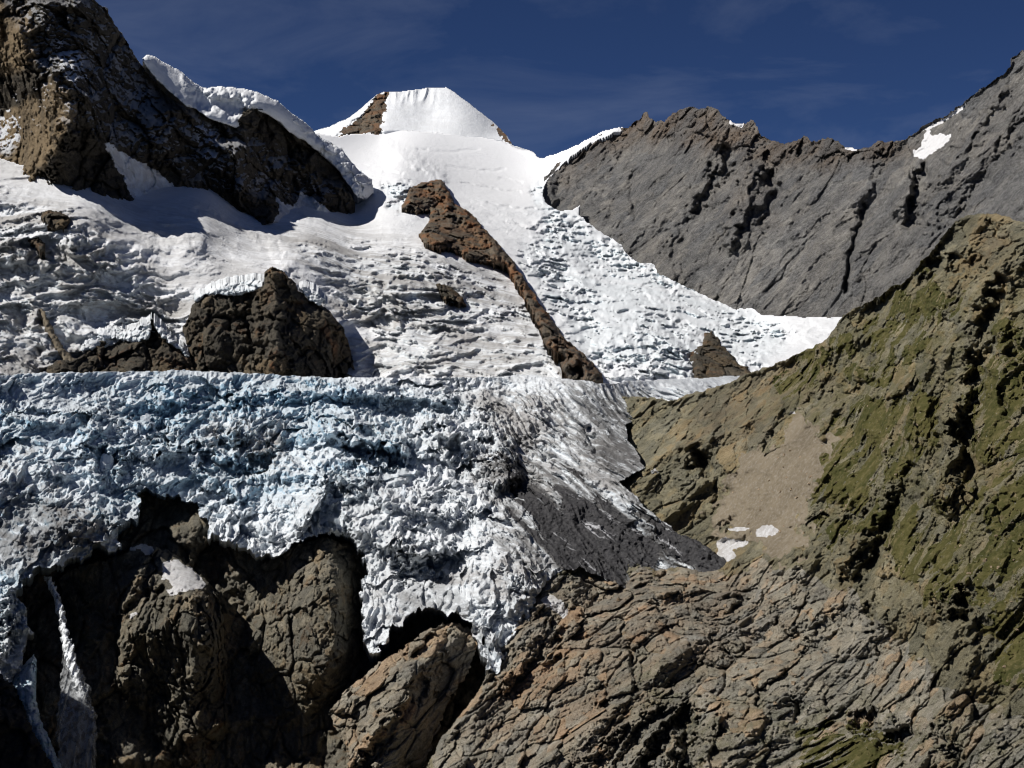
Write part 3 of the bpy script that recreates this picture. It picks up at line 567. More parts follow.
blue_zone = [(-40,370),(200,365),(330,385),(390,410),(420,460),(330,490),(250,520),(190,500),(130,540),(30,570),(-40,690)]
teal = [(320,376),(395,386),(460,395),(470,412),(440,415),(380,408),(330,420),(250,415),(140,420),(120,395),(200,385)]
dirt_c = [(200,420),(280,430),(300,470),(250,455),(200,440)]
FLOW = along((122, -305, -106), (0, 0, 1))
def debris_m(q, V, N=None):
    pr = V.astype(np.float32) @ FLOW.T; n = fbm(np.c_[pr[:, 0] / 170, pr[:, 1] / 11, pr[:, 2] / 90].astype(np.float32), 5, 0.6)
    return smooth(-6, 6, sdf(q, debris_poly) - 2 + 26 * n)
def debris_soft(q, V):
    pr = V.astype(np.float32) @ FLOW.T; n = fbm(np.c_[pr[:, 0] / 150, pr[:, 1] / 7, pr[:, 2] / 90].astype(np.float32), 6, 0.62)
    d = np.maximum(sdf(q, debris_poly), sdf(q, grey_r) - 6)
    return smooth(-30, 12, d + 34 * n)
def ic_disp(q, p, N, a):
    k = mpp(1280)
    deb = a['debris']; right = smooth(470, 560, q[:, 0]) * smooth(400, 440, q[:, 1])
    r = (1 - 0.82 * deb) * (1 - 0.72 * smooth(440, 560, q[:, 0] - 0.35 * (q[:, 1] - 400))) * (1 - 0.8 * smooth(600, 640, q[:, 0])) * (0.55 + 0.45 * smooth(-0.3, 0.3, fbm(p / 70 + 5, 3)))
    fade = smooth(372, 384, q[:, 1])
    h = 16 * fbm(p / 110, 5) * fade * (1 - 0.6 * deb)
    pr = (p * np.array((1, 1 / KY, 1), np.float32)) @ FLOW.T
    wv = (pr + 9 * np.stack([fbm(p / 40 + 3, 2), fbm(p / 40 + 13, 2), fbm(p / 40 + 23, 2)], 1)).astype(np.float32)
    left = 1 - smooth(420, 540, q[:, 0] - 0.3 * (q[:, 1] - 400))
    pm = np.where(left[:, None] > 0.5, p, p)
    pv = (p + 12 * np.stack([fbm(p / 34 + 3, 3), fbm(p / 34 + 13, 3), fbm(p / 34 + 23, 3)], 1)).astype(np.float32)
    i0, _ = blocks(pv, 58 * k, 0.24, None, (1.2, 1, 0.8), 0.0, 0.1, 0.1, 1.6, 0.35)
    i1, _ = blocks(p, 30 * k, 0.30, None, (1.5, 1, 0.8), 0.16, 0.12, 0.0, 1.5, 0.8); i2, _ = blocks(p, 13 * k, 0.34, None, (1.35, 1, 0.85), 0.3, 0.18, 0.15, 1.5, 0.8)
    cv = ridged(pv / np.array((95, 30, 15), np.float32) + 5, 5, 0.55)
    h += r * fade * ((0.3 + 0.7 * left) * (5.0 * ridged(pv / np.array((64, 40, 40), np.float32), 8, 0.62) + 0.95 * i0 + 0.42 * i1 - 3.2 * np.clip(cv, 0, 1) ** 1.5) + 0.18 * i2)
    fine = 1.3 * ridged(p / np.array((14, 12, 13), np.float32) + 3, 6, 0.66) + 2.7 * ridged(pv / np.array((9, 12, 34), np.float32), 6, 0.60) + crags(p, 4.5 * k, 0.18, None, (1, 1, 1.2), 0.3)
    h += r * (0.25 + 0.75 * fade) * fine; a['up'] = 0.9 * r * fade * np.clip(fine, -1, 6)
    h += deb * crags(p, 2.6 * k, 0.3)
    # the smoother right side: long furrows down the flow
    fur = ridged(np.c_[wv[:, 0] / 150, wv[:, 1] / 14, wv[:, 2] / 60].astype(np.float32), 6, 0.6)
    h += fur * 7.5 * smooth(430, 520, q[:, 0] - 0.3 * (q[:, 1] - 400)) * (1 - 0.72 * deb) * smooth(376, 400, q[:, 1])
    h += 1.3 * fbm(p / 5, 4) * (1 - 0.4 * deb)
    return h
ic_feat = [([(330,427),(360,436),(400,446)], 9, -60), ([(345,447),(375,462),(408,466)], 5, 14), ([(430,418),(462,432)], 8, -40), ([(250,392),(300,392),(345,392),(400,396),(450,400)], 5, -20), ([(255,402),(340,404),(445,410)], 4, 9), ([(90,442),(135,450),(180,446)], 9, -30), ([(95,458),(140,464)], 6, 12), ([(10,415),(60,420),(100,416)], 7, -18), ([(275,470),(330,478),(370,484)], 9, -22), ([(385,500),(430,508),(460,516)], 8, -24), ([(195,448),(225,455),(252,452)], 8, -34), ([(205,463),(235,470)], 5, 12), ([(480,420),(498,440),(506,462),(500,478)], 13, -40), ([(522,448),(526,478),(514,492)], 7, 18), ([(435,420),(460,435),(470,450)], 8, -20), ([(450,455),(480,480)], 8, 14),
    ([(130,414),(170,414),(210,411)], 7, 9), ([(130,398),(180,400),(240,402)], 7, -12), ([(330,386),(380,388),(430,394),(470,400)], 5, -10), ([(330,402),(380,406),(440,408)], 6, 14), ([(80,430),(110,426),(150,428)], 9, -18), ([(92,465),(100,478)], 7, -26), ([(108,460),(112,490),(130,480)], 9, 22),
    ([(220,440),(262,462),(250,468)], 8, 24), ([(240,430),(275,455)], 7, -16), ([(180,460),(210,470),(240,490)], 12, -20), ([(340,520),(385,530),(420,545)], 14, -22), ([(405,575),(440,570),(455,560)], 10, 24), ([(390,545),(430,550),(445,545)], 8, -22), ([(535,435),(545,455)], 5, 18), ([(588,430),(595,450)], 4, 16), ([(470,490),(500,530),(520,580)], 16, -14), ([(570,445),(610,480),(650,520)], 12, -10), ([(560,520),(620,545),(690,562)], 16, 10), ([(60,525),(90,535)], 16, -16), ([(50,468),(62,475)], 7, -22), ([(0,640),(10,600)], 12, -18), ([(108,515),(116,520)], 8, -22)]
ic = sheet('icefall', ic_poly, D_ic, M_ICE, 0.7, (1.3, 11, lambda q: 1 + 3.6 * smooth(400, 470, q[:, 1]) * (0.35 + 0.65 * smooth(560, 480, q[:, 0])), 3), ic_feat, None, ic_disp,
    dict(debris=lambda q, V, N: np.clip(debris_m(q, V) + 0.85 * debris_soft(q, V) + 0.6 * area([(-40,500),(20,490),(70,505),(95,530),(70,560),(20,565),(-40,560)], r=14, rough=16)(q, V) + 0.5 * area([(395,590),(450,575),(470,610),(410,622)], r=10, rough=10)(q, V), 0, 1), ice=lambda q, V, N: np.clip(0.2 + 0.85 * area(blue_zone, r=40)(q, V) * (0.6 + 0.5 * smooth(-0.3, 0.3, fbm(V.astype(np.float32) / 45, 4))) + 0.4 * area(teal, r=8)(q, V), 0, 1.2),
         dirt=lambda q, V, N: np.clip(0.35 + 0.6 * area(dirty_l, dirt_c, r=14)(q, V) + 0.45 * area([(470,380),(640,380),(650,470),(560,570),(480,640),(400,640),(360,600),(480,560)], r=20)(q, V), 0, 1)),
    splits=[('moraine_debris', lambda q, V: debris_m(q, V) > 0.5, M_DEBRIS, st('dark grey rubble covering the smooth lower right side of the icefall', 'moraine debris', 'stuff'))],
    back=((25, 0), (120, -8), (480, -10)), dirup=0.15)
tag(ic, 'blue white icefall of broken ice spilling over the cliff below the plateau', 'icefall')

# ------------------------------------------------------------------ hillside and slabs
hs_poly = [(600,398),(640,396),(655,397),(668,401),(678,399),(690,393),(705,391),(712,388),(728,383),(745,375),(758,370),(770,366),(786,360),(800,352),(812,347),(825,340),(830,334),(834,328),(838,320),(843,315),(855,308),(868,302),(880,296),(888,289),(892,284),(900,284),(908,278),(914,270),(920,262),(930,252),(940,240),(948,229),(955,222),(962,217),(970,215),(985,213),(1000,214),(1012,218),(1024,223),(1075,245),(1340,330),(1340,960),(390,960),(408,830),(426,768),(440,740),(462,712),(478,690),(490,668),(505,640),(520,600),(540,560),(600,540),(640,530),(600,480),(590,430)]
D_hs = Depth([(600,398,1560),(640,397,1480),(690,393,1400),(745,375,1330),(800,352,1260),(842,316,1200),(891,285,1150),(940,240,1110),(985,213,1080),(1075,245,950),(600,450,1440),(628,440,1400),(645,500,1240),(720,562,1085),(690,540,1150),(660,566,1105),(660,580,1068),(700,577,1058),(725,574,1058),(620,588,1075),(735,560,1060),(600,560,1130),(550,575,1105),(500,645,1010),(430,768,905),(600,680,900),(760,560,1030),(820,560,960),(700,660,890),(700,768,760),(560,768,830),(850,660,820),(850,768,700),(1024,700,650),(1024,768,590),(1024,600,725),(1024,450,815),(1024,300,930),(920,400,970),(930,560,830),(860,450,1030),(780,450,1135),(700,460,1250),(1075,810,540),(415,810,870),(1340,340,800),(1340,650,560),(1340,960,430),(800,960,560),(390,960,770),(600,960,690),(900,320,1100),(740,520,1120),(560,640,970),(640,600,1010),(970,640,735)])
slab = [(480,560),(560,572),(640,575),(690,562),(725,572),(760,560),(800,575),(850,590),(900,640),(950,690),(1075,740),(1075,810),(400,810),(430,760)]
scree_p = [(745,455),(775,440),(800,415),(830,440),(815,480),(800,510),(812,545),(790,560),(735,535),(715,525),(712,500)]
grass_ps = [[(800,345),(835,335),(850,350),(815,385),(780,395),(770,385)], [(800,470),(815,440),(850,405),(880,395),(905,400),(935,385),(950,395),(930,440),(900,475),(865,510),(835,545),(820,530),(805,500)],
    [(905,510),(930,495),(960,500),(1024,500),(1075,490),(1075,700),(1010,690),(990,655),(985,620),(960,590),(930,570)], [(850,375),(900,330),(925,340),(890,380)], [(960,395),(1000,330),(1075,340),(1075,470),(1000,480),(975,450)], [(890,285),(930,260),(960,300),(930,360),(880,330)], [(870,520),(905,500),(935,520),(960,600),(930,620),(905,580)], [(970,490),(1075,480),(1075,560),(960,540)], [(810,740),(850,720),(900,745),(880,800),(780,800)]]
R_HS = along((0.78, 0.16, 0.48), (0.2, -0.5, 0.8))
hs_rockgully = [([(948,412),(946,440),(948,470),(944,495)], 10, -30), ([(964,425),(965,450),(970,478)], 7, 20), ([(908,472),(894,500),(884,540),(870,565)], 6, 15), ([(893,490),(868,520),(846,562)], 11, -22), ([(1003,395),(1010,415)], 6, 18),
    ([(697,455),(706,470)], 7, 30), ([(690,452),(680,480)], 9, -14), ([(740,590),(752,598)], 6, 8), ([(960,600),(968,612)], 8, 16), ([(945,605),(935,590)], 10, -12), ([(950,258),(965,268),(975,260)], 8, 26), ([(935,262),(925,285)], 6, 20), ([(940,300),(985,270),(1020,262)], 14, -12), ([(990,225),(1005,240)], 6, 12),
    ([(720,470),(716,500)], 6, 12), ([(820,400),(850,390),(870,380)], 8, 12), ([(1000,290),(985,320),(975,400)], 10, 16), ([(985,290),(960,330),(955,400)], 12, -14), ([(1015,330),(1020,400)], 8, 14),
    # slab: notches and rounded backs
    ([(632,648),(634,668),(638,690)], 3.5, 9), ([(636,690),(618,697),(600,705)], 3.5, 8), ([(665,605),(678,600),(685,590)], 5, 9), ([(640,580),(668,585),(680,575)], 14, -9), ([(700,614),(712,618),(735,610),(742,600)], 5, 11), ([(690,595),(720,590),(738,588)], 12, -10), ([(712,640),(722,635),(730,632)], 5, 8), ([(745,636),(760,638)], 5, 9), ([(690,650),(745,652)], 5, 5),
    ([(640,775),(665,735),(690,712)], 7, 24), ([(688,790),(690,750),(686,725)], 8, 26), ([(610,775),(640,730),(662,712)], 5, 14), ([(625,770),(655,725)], 8, -8), ([(662,775),(672,740)], 8, -10), ([(700,780),(702,740),(720,720)], 9, -12), ([(560,790),(600,740),(650,705)], 8, -8), ([(590,780),(625,730)], 6, 12),
    ([(520,680),(545,650),(570,630)], 5, 10), ([(500,690),(530,640),(545,610)], 9, -10), ([(480,730),(520,690),(560,660)], 6, 9), ([(560,615),(545,640),(535,665)], 4, 9), ([(600,600),(580,620)], 5, 8), ([(795,705),(800,715)], 6, 14), ([(860,720),(885,740),(905,735)], 12, 20), ([(940,735),(955,760)], 8, 14), ([(805,640),(818,650)], 6, 8), ([(868,612),(872,622)], 5, 10), ([(780,628),(793,640)], 6, 9), ([(825,640),(850,635),(895,632)], 5, 6), ([(780,622),(835,605),(865,600)], 13, -9), ([(850,560),(820,590),(810,600)], 10, -6), ([(755,690),(768,688)], 5, 8), ([(640,560),(600,562)], 5, 6), ([(566,575),(580,590),(572,600)], 7, -7), ([(605,698),(660,690),(640,660)], 14, 6)]
def hs_disp(q, p, N, a):
    k = mpp(900); g = a['grass']; s = a['scree']; sl = a['slab']
    r = (1 - 0.72 * g) * (1 - 0.9 * s)
    amp = 0.75 + 0.25 * sl
    up = 1 - sl
    h = 9 * fbm(p / 120, 4) * (1 - 0.5 * s) + (7 + 3 * up) * (1 - 0.8 * s) * (1 - 0.4 * g) * ridged(p @ R_HS.T / np.array((170, 60, 40), np.float32), 6, 0.55)
    b1, c1 = blocks(p, 40 * k, 0.26, R_HS, (2.7, 1, 0.62), 0.34, 0.09, 0.3, 0.9, 0.7, 0.45)
    b2, c2 = blocks(p, 16 * k, 0.30, R_HS, (2.6, 1, 0.62), 0.36, 0.12, 0.30, 1.0, 0.8, 0.35)
    b3, c3 = blocks(p, 7.0 * k, 0.32, R_HS, (2.0, 1, 0.7), 0.34, 0.2, 0.25, 1.2, 0.8)
    h += r * (1 - 0.42 * up) * (b1 + b2 + b3) * (1 - 0.8 * a['snowp'])
    h += (0.35 + 0.65 * r) * crags(p, 3.4 * k, 0.36, R_HS, (1.3, 1, 0.9), 0.35) * (1 - 0.6 * s) + 0.6 * fbm(p / 2.2, 3) * (1 - 0.5 * s)
    a['cell'] = np.clip(0.35 * c1 + 0.35 * c2 + 0.3 * c3, 0, 1)
    h += s * 0.9 * fbm(p / 9, 4)
    return h
grass_raw = area(*grass_ps, r=18, rough=22, s=26)
def grass_m(q, V, N=None):
    m = grass_raw(q, V); n = fbm((V.astype(np.float32) @ R_HS.T) / np.array((70, 16, 14), np.float32), 6, 0.58)
    return m * smooth(-0.16, 0.14, n + 0.12 + 0.25 * (m - 0.75))
M_scree = area(scree_p, r=16, rough=18, s=16)
SNOWP = [[(754,530),(763,523),(779,527),(777,537),(757,539)], [(714,541),(728,536),(752,541),(740,558),(726,565),(711,562)], [(536,600),(552,592),(570,600),(568,622),(550,612)]]
hs = sheet('hillside', hs_poly, D_hs, M_HILL, 0.75, (1.6, 7), hs_rockgully, None, hs_disp,
    dict(grass=grass_m, snowp=area(*SNOWP, r=4, rough=2), scree=M_scree, slab=area(slab, r=14), moss=lambda q, V, N: np.clip(0.9 * area([(770,400),(850,310),(1075,270),(1075,620),(930,600),(860,560),(800,500)], r=40)(q, V) + 0.75 * area([(760,700),(1075,690),(1075,810),(640,810),(690,720)], [(640,650),(720,680),(690,720),(610,710)], r=30)(q, V), 0, 1),
         rust=lambda q, V, N: np.clip(0.5 * area([(520,590),(620,570),(720,560),(780,600),(700,690),(560,768),(460,740)], r=30, rough=25)(q, V) + 0.9 * area([(628,640),(640,628),(665,620),(662,630),(640,640)], [(590,702),(605,684),(618,690),(600,705)], r=3, rough=3)(q, V) + 0.5 * area([(700,400),(800,350),(830,380),(760,440),(680,460)], [(980,230),(1010,230),(1000,262),(970,262)], r=20)(q, V) + 0.12, 0, 1), ice=zero, debris=zero, dirt=lambda q, V, N: 0.6 * np.ones(len(q))),
    splits=[sp('snow_patch', [(756,530),(763,525),(772,525),(779,530),(776,535),(766,537),(757,536)], M_PATCH, 'compact white snow patch at the foot of the brown scree slope', 'snow patch', 'snow patches', 1.5, 5),
            sp('snow_patch', [(716,541),(726,538),(738,540),(750,542),(742,548),(732,550),(737,556),(728,562),(714,561),(718,550)], M_PATCH, 'ragged old snow patch touching the tail of the dark debris', 'snow patch', 'snow patches', 2, 5),
            sp('snow_patch', [(728,529),(740,527),(750,528),(745,531),(732,531)], M_PATCH, 'thin snow sliver between dark debris and brown scree', 'snow patch', 'snow patches', 1, 4),
            sp('snow_patch', [(650,471),(655,468),(658,472),(652,474)], M_PATCH, 'tiny snow speck in the rock notch beside the icefall margin', 'snow patch', 'snow patches', 1, 4),
            sp('snow_patch', [(789,412),(795,411),(795,414),(790,414)], M_PATCH, 'tiny snow speck high on the brown scree slope', 'snow patch', 'snow patches', 0.6, 4),
            sp('snow_patch', [(540,600),(552,594),(562,600),(568,612),(564,620),(556,612),(545,606)], M_PATCH, 'small dirty snow scrap in the rocks right of the icefall tongue', 'snow patch', 'snow patches', 2, 5),
            ('scree_slope', lambda q, V: soft(q, scree_p, 0.3, 18, 16) > 0.5, M_SCREE, st('smooth brown scree fan below the hillside', 'scree', 'stuff')),
            ('alpine_grass', lambda q, V: grass_m(q, V) > 0.45, M_GRASS, st('olive green grass growing on ledges of the right hillside', 'grass', 'stuff')),
            ('rock_slabs', lambda q, V: soft(q, slab, 0.3, 12, 20) > 0.5, M_SLAB, st('ice polished rock slabs in the lower right below the glacier tongue', 'rock slabs', 'structure'))],
    back=((60, -20), (200, -160), (500, -520)), edge_fade=6)
tag(hs, 'brown and green rocky hillside rising to a rounded knob', 'hillside', kind='structure')

# ------------------------------------------------------------------ cliffs under the ice
def cliff_disp(k, a=1.0, R=rot(0.1, 0.35, 0.2), sx=(1, 1, 1.7)):
    def f(q, p, N, at_):
        b1, c1 = blocks(p, 38 * k, 0.26, R, sx, 0.4, 0.1, 0.25, 1.2, 0.7); b2, c2 = blocks(p, 15 * k, 0.30, R, sx, 0.5, 0.14, 0.3, 1.2, 0.8); b3, c3 = blocks(p, 6.5 * k, 0.34, R, sx, 0.5, 0.22, 0.3, 1.2, 0.8)
        at_['cell'] = np.clip(0.35 * c1 + 0.35 * c2 + 0.3 * c3, 0, 1)
        return a * (9 * ridged(p / 75, 4) + b1 + b2 + b3 + crags(p, 3.2 * k, 0.32, R, sx) + 0.5 * fbm(p / 2.4, 3))
    return f
D_cl = Depth([(-40,480,1290),(155,465,1345),(0,520,1270),(250,520,1260),(400,560,1210),(480,640,1110),(500,700,1030),(430,810,960),(200,810,1090),(-40,810,1060),(200,650,1170),(380,700,1100),(70,600,1165),(80,700,1090),(85,768,1065),(-260,480,1190),(-260,960,880),(100,960,1020),(440,960,900),(40,640,1140),(120,560,1210)])
cl = sheet('cliff', [(-260,480),(-40,480),(60,490),(120,470),(190,470),(230,500),(300,510),(500,560),(530,590),(515,680),(470,810),(440,960),(-260,960)], D_cl, M_CLIFF, 1.1, (1, 8), [([(200,560),(260,640)], 18, 20), ([(365,600),(370,680)], 14, 20), ([(60,590),(75,640),(90,768)], 16, 14)], None, cliff_disp(0.85), dict(rust=zero), back=((40, -10), (200, -200)))
tag(cl, 'deeply shaded cliff behind the buttresses below the icefall', 'cliff', kind='structure')
ba_poly = [(58,580),(70,570),(85,566),(105,560),(120,556),(135,546),(148,544),(160,550),(178,556),(195,572),(210,584),(219,600),(224,625),(228,660),(232,700),(240,930),(96,930),(98,720),(101,690),(92,668),(84,640),(72,612),(62,596)]
D_ba = Depth([(60,582,1180),(110,562,1180),(150,548,1200),(195,578,1165),(224,640,1170),(232,700,1150),(160,600,1112),(125,650,1112),(112,690,1112),(110,620,1145),(190,600,1088),(180,660,1066),(205,680,1062),(216,640,1095),(160,720,1092),(200,725,1078),(100,810,1120),(240,810,1130),(90,640,1150),(170,770,1095)])
ba = sheet('rock_buttress', ba_poly, D_ba, M_CLIFF, 0.75, (3.5, 10), [([(118,690),(122,660),(132,632),(150,606),(178,592),(206,594)], 8, -12), ([(104,690),(108,650),(120,620),(142,592)], 6, 16), ([(80,600),(95,640)], 9, -14), ([(210,600),(216,660)], 8, -16), ([(160,690),(200,700)], 18, 14)], None, (lambda q, p, N, a: cliff_disp(0.85)(q, p, N, a) * (1 - 0.8 * area([(160,558),(182,560),(210,586),(180,598),(160,585)], [(122,540),(156,538),(156,558),(126,556)], r=4)(q, p))), dict(rust=zero, ice=zero, debris=zero, dirt=lambda q, V, N: 0.4 * np.ones(len(q))),
    splits=[sp('snow_patch', [(224,737),(232,733),(238,742),(246,740),(250,748),(240,756),(230,752)], M_PATCH, 'bluish shaded snow scrap low in the dark gully beside the brown buttress', 'snow patch', 'snow patches', 2, 5),
            sp('snow_patch', [(97,700),(106,697),(114,703),(116,709),(104,708)], M_PATCH, 'little shaded snow ledge between waterfall and brown buttress', 'snow patch', 'snow patches', 1.5, 5),
            sp('snow_patch', [(163,562),(172,560),(182,563),(192,567),(203,578),(208,586),(192,590),(180,593),(172,596),(166,593),(172,586),(168,580),(162,578)], M_PATCH, 'bright triangular snow patch on top of the brown buttress', 'snow patch', 'snow patches', 2.5, 6),
            sp('snow_patch', [(124,542),(135,540),(148,540),(156,548),(150,556),(140,550),(128,550)], M_PATCH, 'grey snow scrap wedged between buttress top and hanging ice', 'snow patch', 'snow patches', 2.5, 6),
            sp('snow_patch', [(128,616),(136,611),(138,614),(130,619)], M_PATCH, 'narrow snow sliver in a crack of the brown buttress', 'snow patch', 'snow patches', 1, 4)], back=((130, 0), (160, -20)))
tag(ba, 'brown craggy buttress right of the waterfall carrying a bright snow patch', 'rock buttress')
bb_poly = [(246,600),(248,585),(255,572),(265,560),(276,556),(288,550),(300,543),(318,539),(334,538),(348,545),(360,556),(364,580),(362,640),(358,690),(352,750),(352,930),(240,930),(240,740),(246,690),(248,650)]
D_bb = Depth([(248,600,1205),(270,560,1210),(320,540,1195),(335,600,1112),(336,660,1090),(262,620,1180),(290,600,1150),(300,680,1090),(362,600,1200),(360,690,1170),(350,810,1120),(300,810,1110),(240,810,1130),(246,700,1150)])
bb = sheet('rock_buttress', bb_poly, D_bb, M_CLIFF, 0.75, (3.5, 10), [([(330,545),(334,600),(332,660)], 10, -14)], None, cliff_disp(0.85, 0.7, rot(0, 0.2, 0.2), (1, 1, 1.1)), dict(rust=zero), back=((130, 0), (160, -20)))
tag(bb, 'tall grey buttress with a sharp shaded right edge under the ice lip', 'rock buttress')
bc_poly = [(328,714),(336,704),(346,690),(360,678),(376,664),(398,650),(414,641),(428,630),(443,622),(458,622),(470,628),(478,640),(474,660),(462,682),(448,705),(436,735),(424,768),(410,930),(340,930),(344,780),(348,758),(340,735)]
D_bc = Depth([(328,714,1015),(376,664,1030),(443,622,1060),(478,640,1055),(448,700,1020),(420,780,985),(400,680,1000),(370,730,965),(380,810,940),(340,810,960),(430,650,1035),(345,740,985)])
bc = sheet('rock_buttress', bc_poly, D_bc, M_SLAB, 0.75, (3.5, 10), [([(365,768),(395,720),(425,680)], 7, 14), ([(345,768),(375,735),(400,705)], 8, -10), ([(400,690),(440,640)], 14, -8)], None, cliff_disp(0.85, 0.8, R_HS, (1.8, 1, 0.8)), dict(rust=lambda q, V, N: 0.35 * np.ones(len(q)), moss=zero, slab=zero), back=((130, 0), (160, -20)))
tag(bc, 'tilted pale rock spur leaning under the dirty ice tongue', 'rock buttress')

# ------------------------------------------------------------------ lower left: ice tongue, waterfall, near rock
it = sheet('ice_tongue', [(8,690),(14,676),(22,666),(30,658),(34,654),(37,662),(36,680),(36,700),(42,722),(52,744),(62,766),(66,790),(52,790),(44,764),(32,738),(24,715),(18,700)], lambda x, y: D_cl(x, y) - 45, M_ICE, 0.7, (1.5, 6), (), (14, 8, 0), lambda q, p, N, a: crags(p, 9, 0.3, None, (0.8, 1, 1.8)) + crags(p, 4, 0.3), dict(ice=one, dirt=lambda q, V, N: 0.2 * np.ones(len(q)), debris=zero), back=((30, -10),))
tag(it, 'narrow pale ice tongue hanging beside the waterfall above the black rock', 'ice tongue')
def water_mat():
    n = NT('falling water'); v = n.mapped((1, 1, 0.05)); a = n.noise(3.2, v, 4, 0.6, 0.2); w = n.attr('dens')
    n.done((0.82, 0.85, 0.88, 1.0), 0.5, None)
    al = n.math('MULTIPLY', n.ramp(a, 0.3, 0.6, 0.12, 1.0), w); n.set(n.b.inputs['Alpha'], al); return n.m
M_WATER = water_mat()
wf_line = [(49,578),(53,592),(59,610),(65,632),(71,650),(77,668),(82,690),(86,720),(87,800)]
def fall_sheet(name, poly, dens, dist):
    return sheet(name, poly, lambda x, y: D_cl(x, y) - dist, M_WATER, 0.6, (3.2, 5), (), (5, 5, 0), lambda q, p, N, a: 1.3 * ridged(np.c_[p[:, 0] / 6, p[:, 1] / 60, p[:, 2] / 90].astype(np.float32), 3), dict(dens=dens), back=((4, -2),))
wfall = fall_sheet('waterfall', [(46,577),(51,577),(56,588),(61,602),(66,620),(71,640),(76,658),(81,676),(86,700),(88,726),(82,726),(78,700),(72,680),(66,662),(62,645),(59,622),(54,600)], lambda q, V, N: np.clip(1.35 * (1 - smooth(640, 730, q[:, 1])), 0, 1), 52)
veil = fall_sheet('veil', [(60,640),(70,648),(80,668),(90,690),(96,720),(97,812),(62,812),(59,760),(57,720),(60,690),(63,668)], lambda q, V, N: 0.34 * smooth(640, 690, q[:, 1]), 46)
veil.location = veil.location - wfall.location; veil.parent = wfall
tag(wfall, 'thin white waterfall spreading into a veil down the shaded cliff', 'waterfall')
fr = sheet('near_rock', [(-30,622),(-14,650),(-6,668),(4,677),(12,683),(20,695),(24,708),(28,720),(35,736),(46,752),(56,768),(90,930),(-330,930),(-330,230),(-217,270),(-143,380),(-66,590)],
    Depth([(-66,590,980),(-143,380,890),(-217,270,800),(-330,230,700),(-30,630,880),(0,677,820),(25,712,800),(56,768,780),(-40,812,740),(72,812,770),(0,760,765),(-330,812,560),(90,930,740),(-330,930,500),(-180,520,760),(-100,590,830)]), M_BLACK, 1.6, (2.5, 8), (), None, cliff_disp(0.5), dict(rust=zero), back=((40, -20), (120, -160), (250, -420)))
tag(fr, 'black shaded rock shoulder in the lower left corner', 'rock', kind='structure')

# ------------------------------------------------------------------ seracs of the icefall, boulders
import random, bmesh
RN = random.Random(5)
def lump(name, mat, size, tall=1.0, seed=0, taper=0.75, attrs=None):
    """an angular block: bevelled, cut and roughened box"""
    r = random.Random(seed); bm = bmesh.new(); bmesh.ops.create_cube(bm, size=2.0)
    bmesh.ops.subdivide_edges(bm, edges=bm.edges[:], cuts=3, use_grid_fill=True)
    ph = [r.uniform(0, 6.28) for _ in range(6)]; sx, sy = r.uniform(0.7, 1.25), r.uniform(0.7, 1.2)
    cuts = [Vector((r.uniform(-1, 1), r.uniform(-1, 1), r.uniform(-0.3, 1))).normalized() for _ in range(6)]
    for v in bm.verts:
        c = v.co
        for n_ in cuts:
            d = c.dot(n_) - 0.78
            if d > 0: c -= n_ * d
        t = 1 - (1 - taper) * (c.z + 1) / 2
        w = 0.09 * math.sin(5 * c.x + ph[0]) * math.sin(4.3 * c.y + ph[1]) + 0.08 * math.sin(7 * c.z + ph[2] + 3 * c.x)
        v.co = Vector((c.x * t * sx * (1 + w), c.y * t * sy * (1 + w), c.z * tall * (1 + 0.5 * w))) * size * 0.5
        v.co += Vector((r.uniform(-1, 1), r.uniform(-1, 1), r.uniform(-1, 1))) * size * 0.035
    me = bpy.data.meshes.new(name); bm.to_mesh(me); bm.free(); me.materials.append(mat)
    for k, val in (attrs or {}).items():
        a_ = me.attributes.new(k, 'FLOAT', 'POINT'); a_.data.foreach_set('value', np.full(len(me.vertices), val, np.float32))
    return me
def surf_at(name, px, py):
    q, V, N = SURF[name]; i = np.argmin((q[:, 0] - px) ** 2 + (q[:, 1] - py) ** 2); return V[i], N[i]
SER = [lump('serac', M_ICE, 1.0, RN.uniform(1.0, 1.7), 40 + i, RN.uniform(0.55, 0.85), dict(ice=0.3, dirt=0.6, debris=0.0)) for i in range(9)]
def serac(px, py, size):
    P_, _ = surf_at('icefall', px, py); o = bpy.data.objects.new('serac', RN.choice(SER)); COL.objects.link(o); o.parent = ic
    o.location = Vector(P_) + Vector((0, 0.1 * size, size * 0.1)) - ic.location; o.scale = (size, size, size)
    o.rotation_euler = (RN.uniform(-0.3, 0.3), RN.uniform(-0.3, 0.3), RN.uniform(0, 6.28))
for px, py, sz in [(52,468,9),(104,466,13),(128,478,7),(145,420,6),(230,410,6)]: serac(px, py, sz)
for _ in range(34):
    x, y = RN.uniform(5, 420), RN.uniform(392, 500)
    if y > 480 and 110 < x < 225: continue
    serac(x, y, RN.choice((3, 4, 4, 5, 6)))
BLD = [lump('boulder', M_SLAB, 1.0, RN.uniform(0.6, 0.9), 70 + i, 0.8, dict(rust=0.1, moss=0.0, cell=0.9)) for i in range(8)]
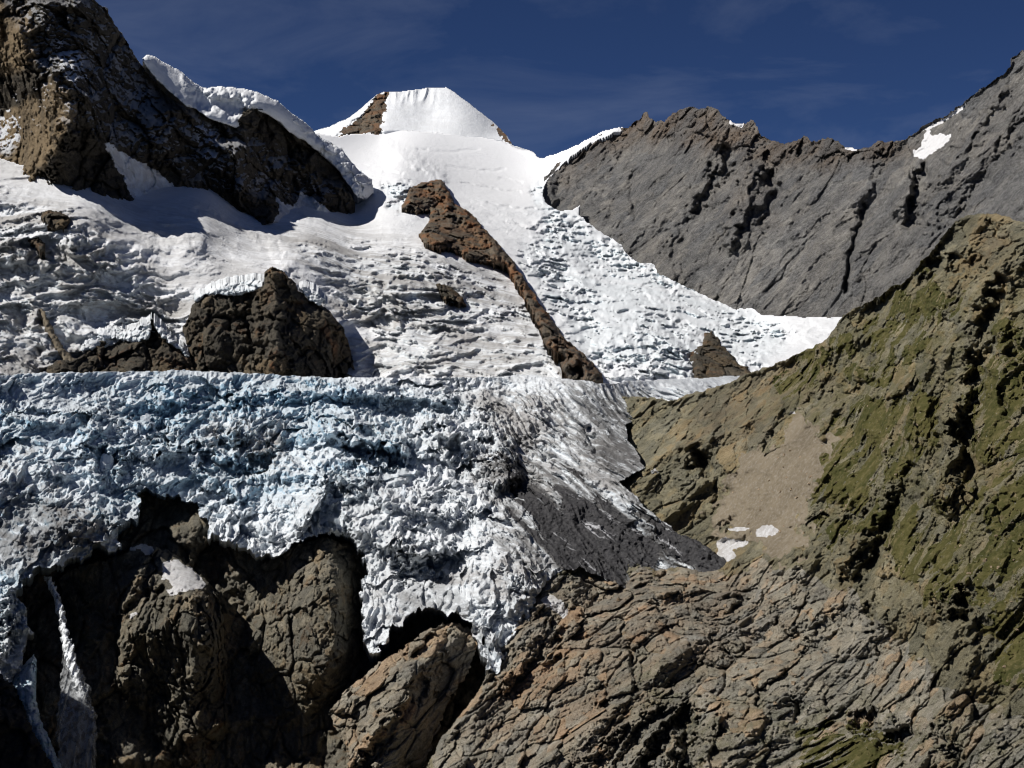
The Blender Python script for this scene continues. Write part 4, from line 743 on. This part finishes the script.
def boulders(n, poly, sizes, label, group):
    a = np.array(poly, float); k = 0
    while k < n:
        x, y = RN.uniform(a[:, 0].min(), min(a[:, 0].max(), 1022)), RN.uniform(a[:, 1].min(), min(a[:, 1].max(), 766))
        if not inside(np.array([[x, y]]), poly)[0]: continue
        P_, _ = surf_at('hillside', x, y); sz = RN.choice(sizes); o = bpy.data.objects.new('boulder', RN.choice(BLD)); COL.objects.link(o)
        o.location = Vector(P_) + Vector((0, -0.15 * sz, 0.12 * sz)); o.scale = (sz * RN.uniform(0.8, 1.3), sz, sz * RN.uniform(0.7, 1.0)); o.rotation_euler = (RN.uniform(-.3, .3), RN.uniform(-.3, .3), RN.uniform(0, 6.28))
        tag(o, label, 'boulder', group); k += 1
boulders(38, [(930,560),(985,520),(1024,520),(1024,690),(1000,690),(985,620),(950,590)], (0.8, 1.0, 1.2, 1.5, 2.0), 'small pale boulder strewn on the green grass slope at the right edge', 'pale boulders on the grass slope')
boulders(30, [(800,470),(850,405),(900,395),(930,440),(865,510),(835,545),(812,530)], (1.0, 1.3, 1.6, 2.0), 'small pale boulder scattered on the steep green bank above the scree', 'pale boulders on the green bank')
boulders(34, [(745,455),(800,430),(815,480),(800,510),(812,545),(740,530),(715,510)], (1.0, 1.2, 1.5, 2.2), 'small grey boulder lying on the smooth brown scree fan', 'boulders on the scree')
boulders(40, [(560,590),(700,580),(780,590),(900,680),(960,740),(760,720),(640,690)], (1.2, 1.6, 2.0, 2.6), 'loose grey boulder resting on the ice polished rock slabs', 'boulders on the slabs')

# ------------------------------------------------------------------ ground below everything
def ground():
    n = 60; gx, gy = np.meshgrid(np.linspace(-9000, 9000, n), np.linspace(-3000, 14000, n))
    p = np.c_[gx.ravel(), gy.ravel(), np.zeros(n * n)].astype(np.float32)
    z = -760 + 90 * fbm(p / 1500, 4); V = np.c_[gx.ravel(), gy.ravel(), z]
    i = np.arange(n * n).reshape(n, n); Q = np.stack([i[:-1, :-1], i[:-1, 1:], i[1:, 1:], i[1:, :-1]], -1).reshape(-1, 4)
    o = mesh_obj('valley_ground', V, Q, M_HILL, dict(rust=np.zeros(len(V)), moss=np.ones(len(V)), cell=np.full(len(V), 0.5)))
    tag(o, 'dark valley floor far below the cliffs', 'ground', kind='structure')
ground()
print('scene built in %.1fs' % (time.time() - T0))
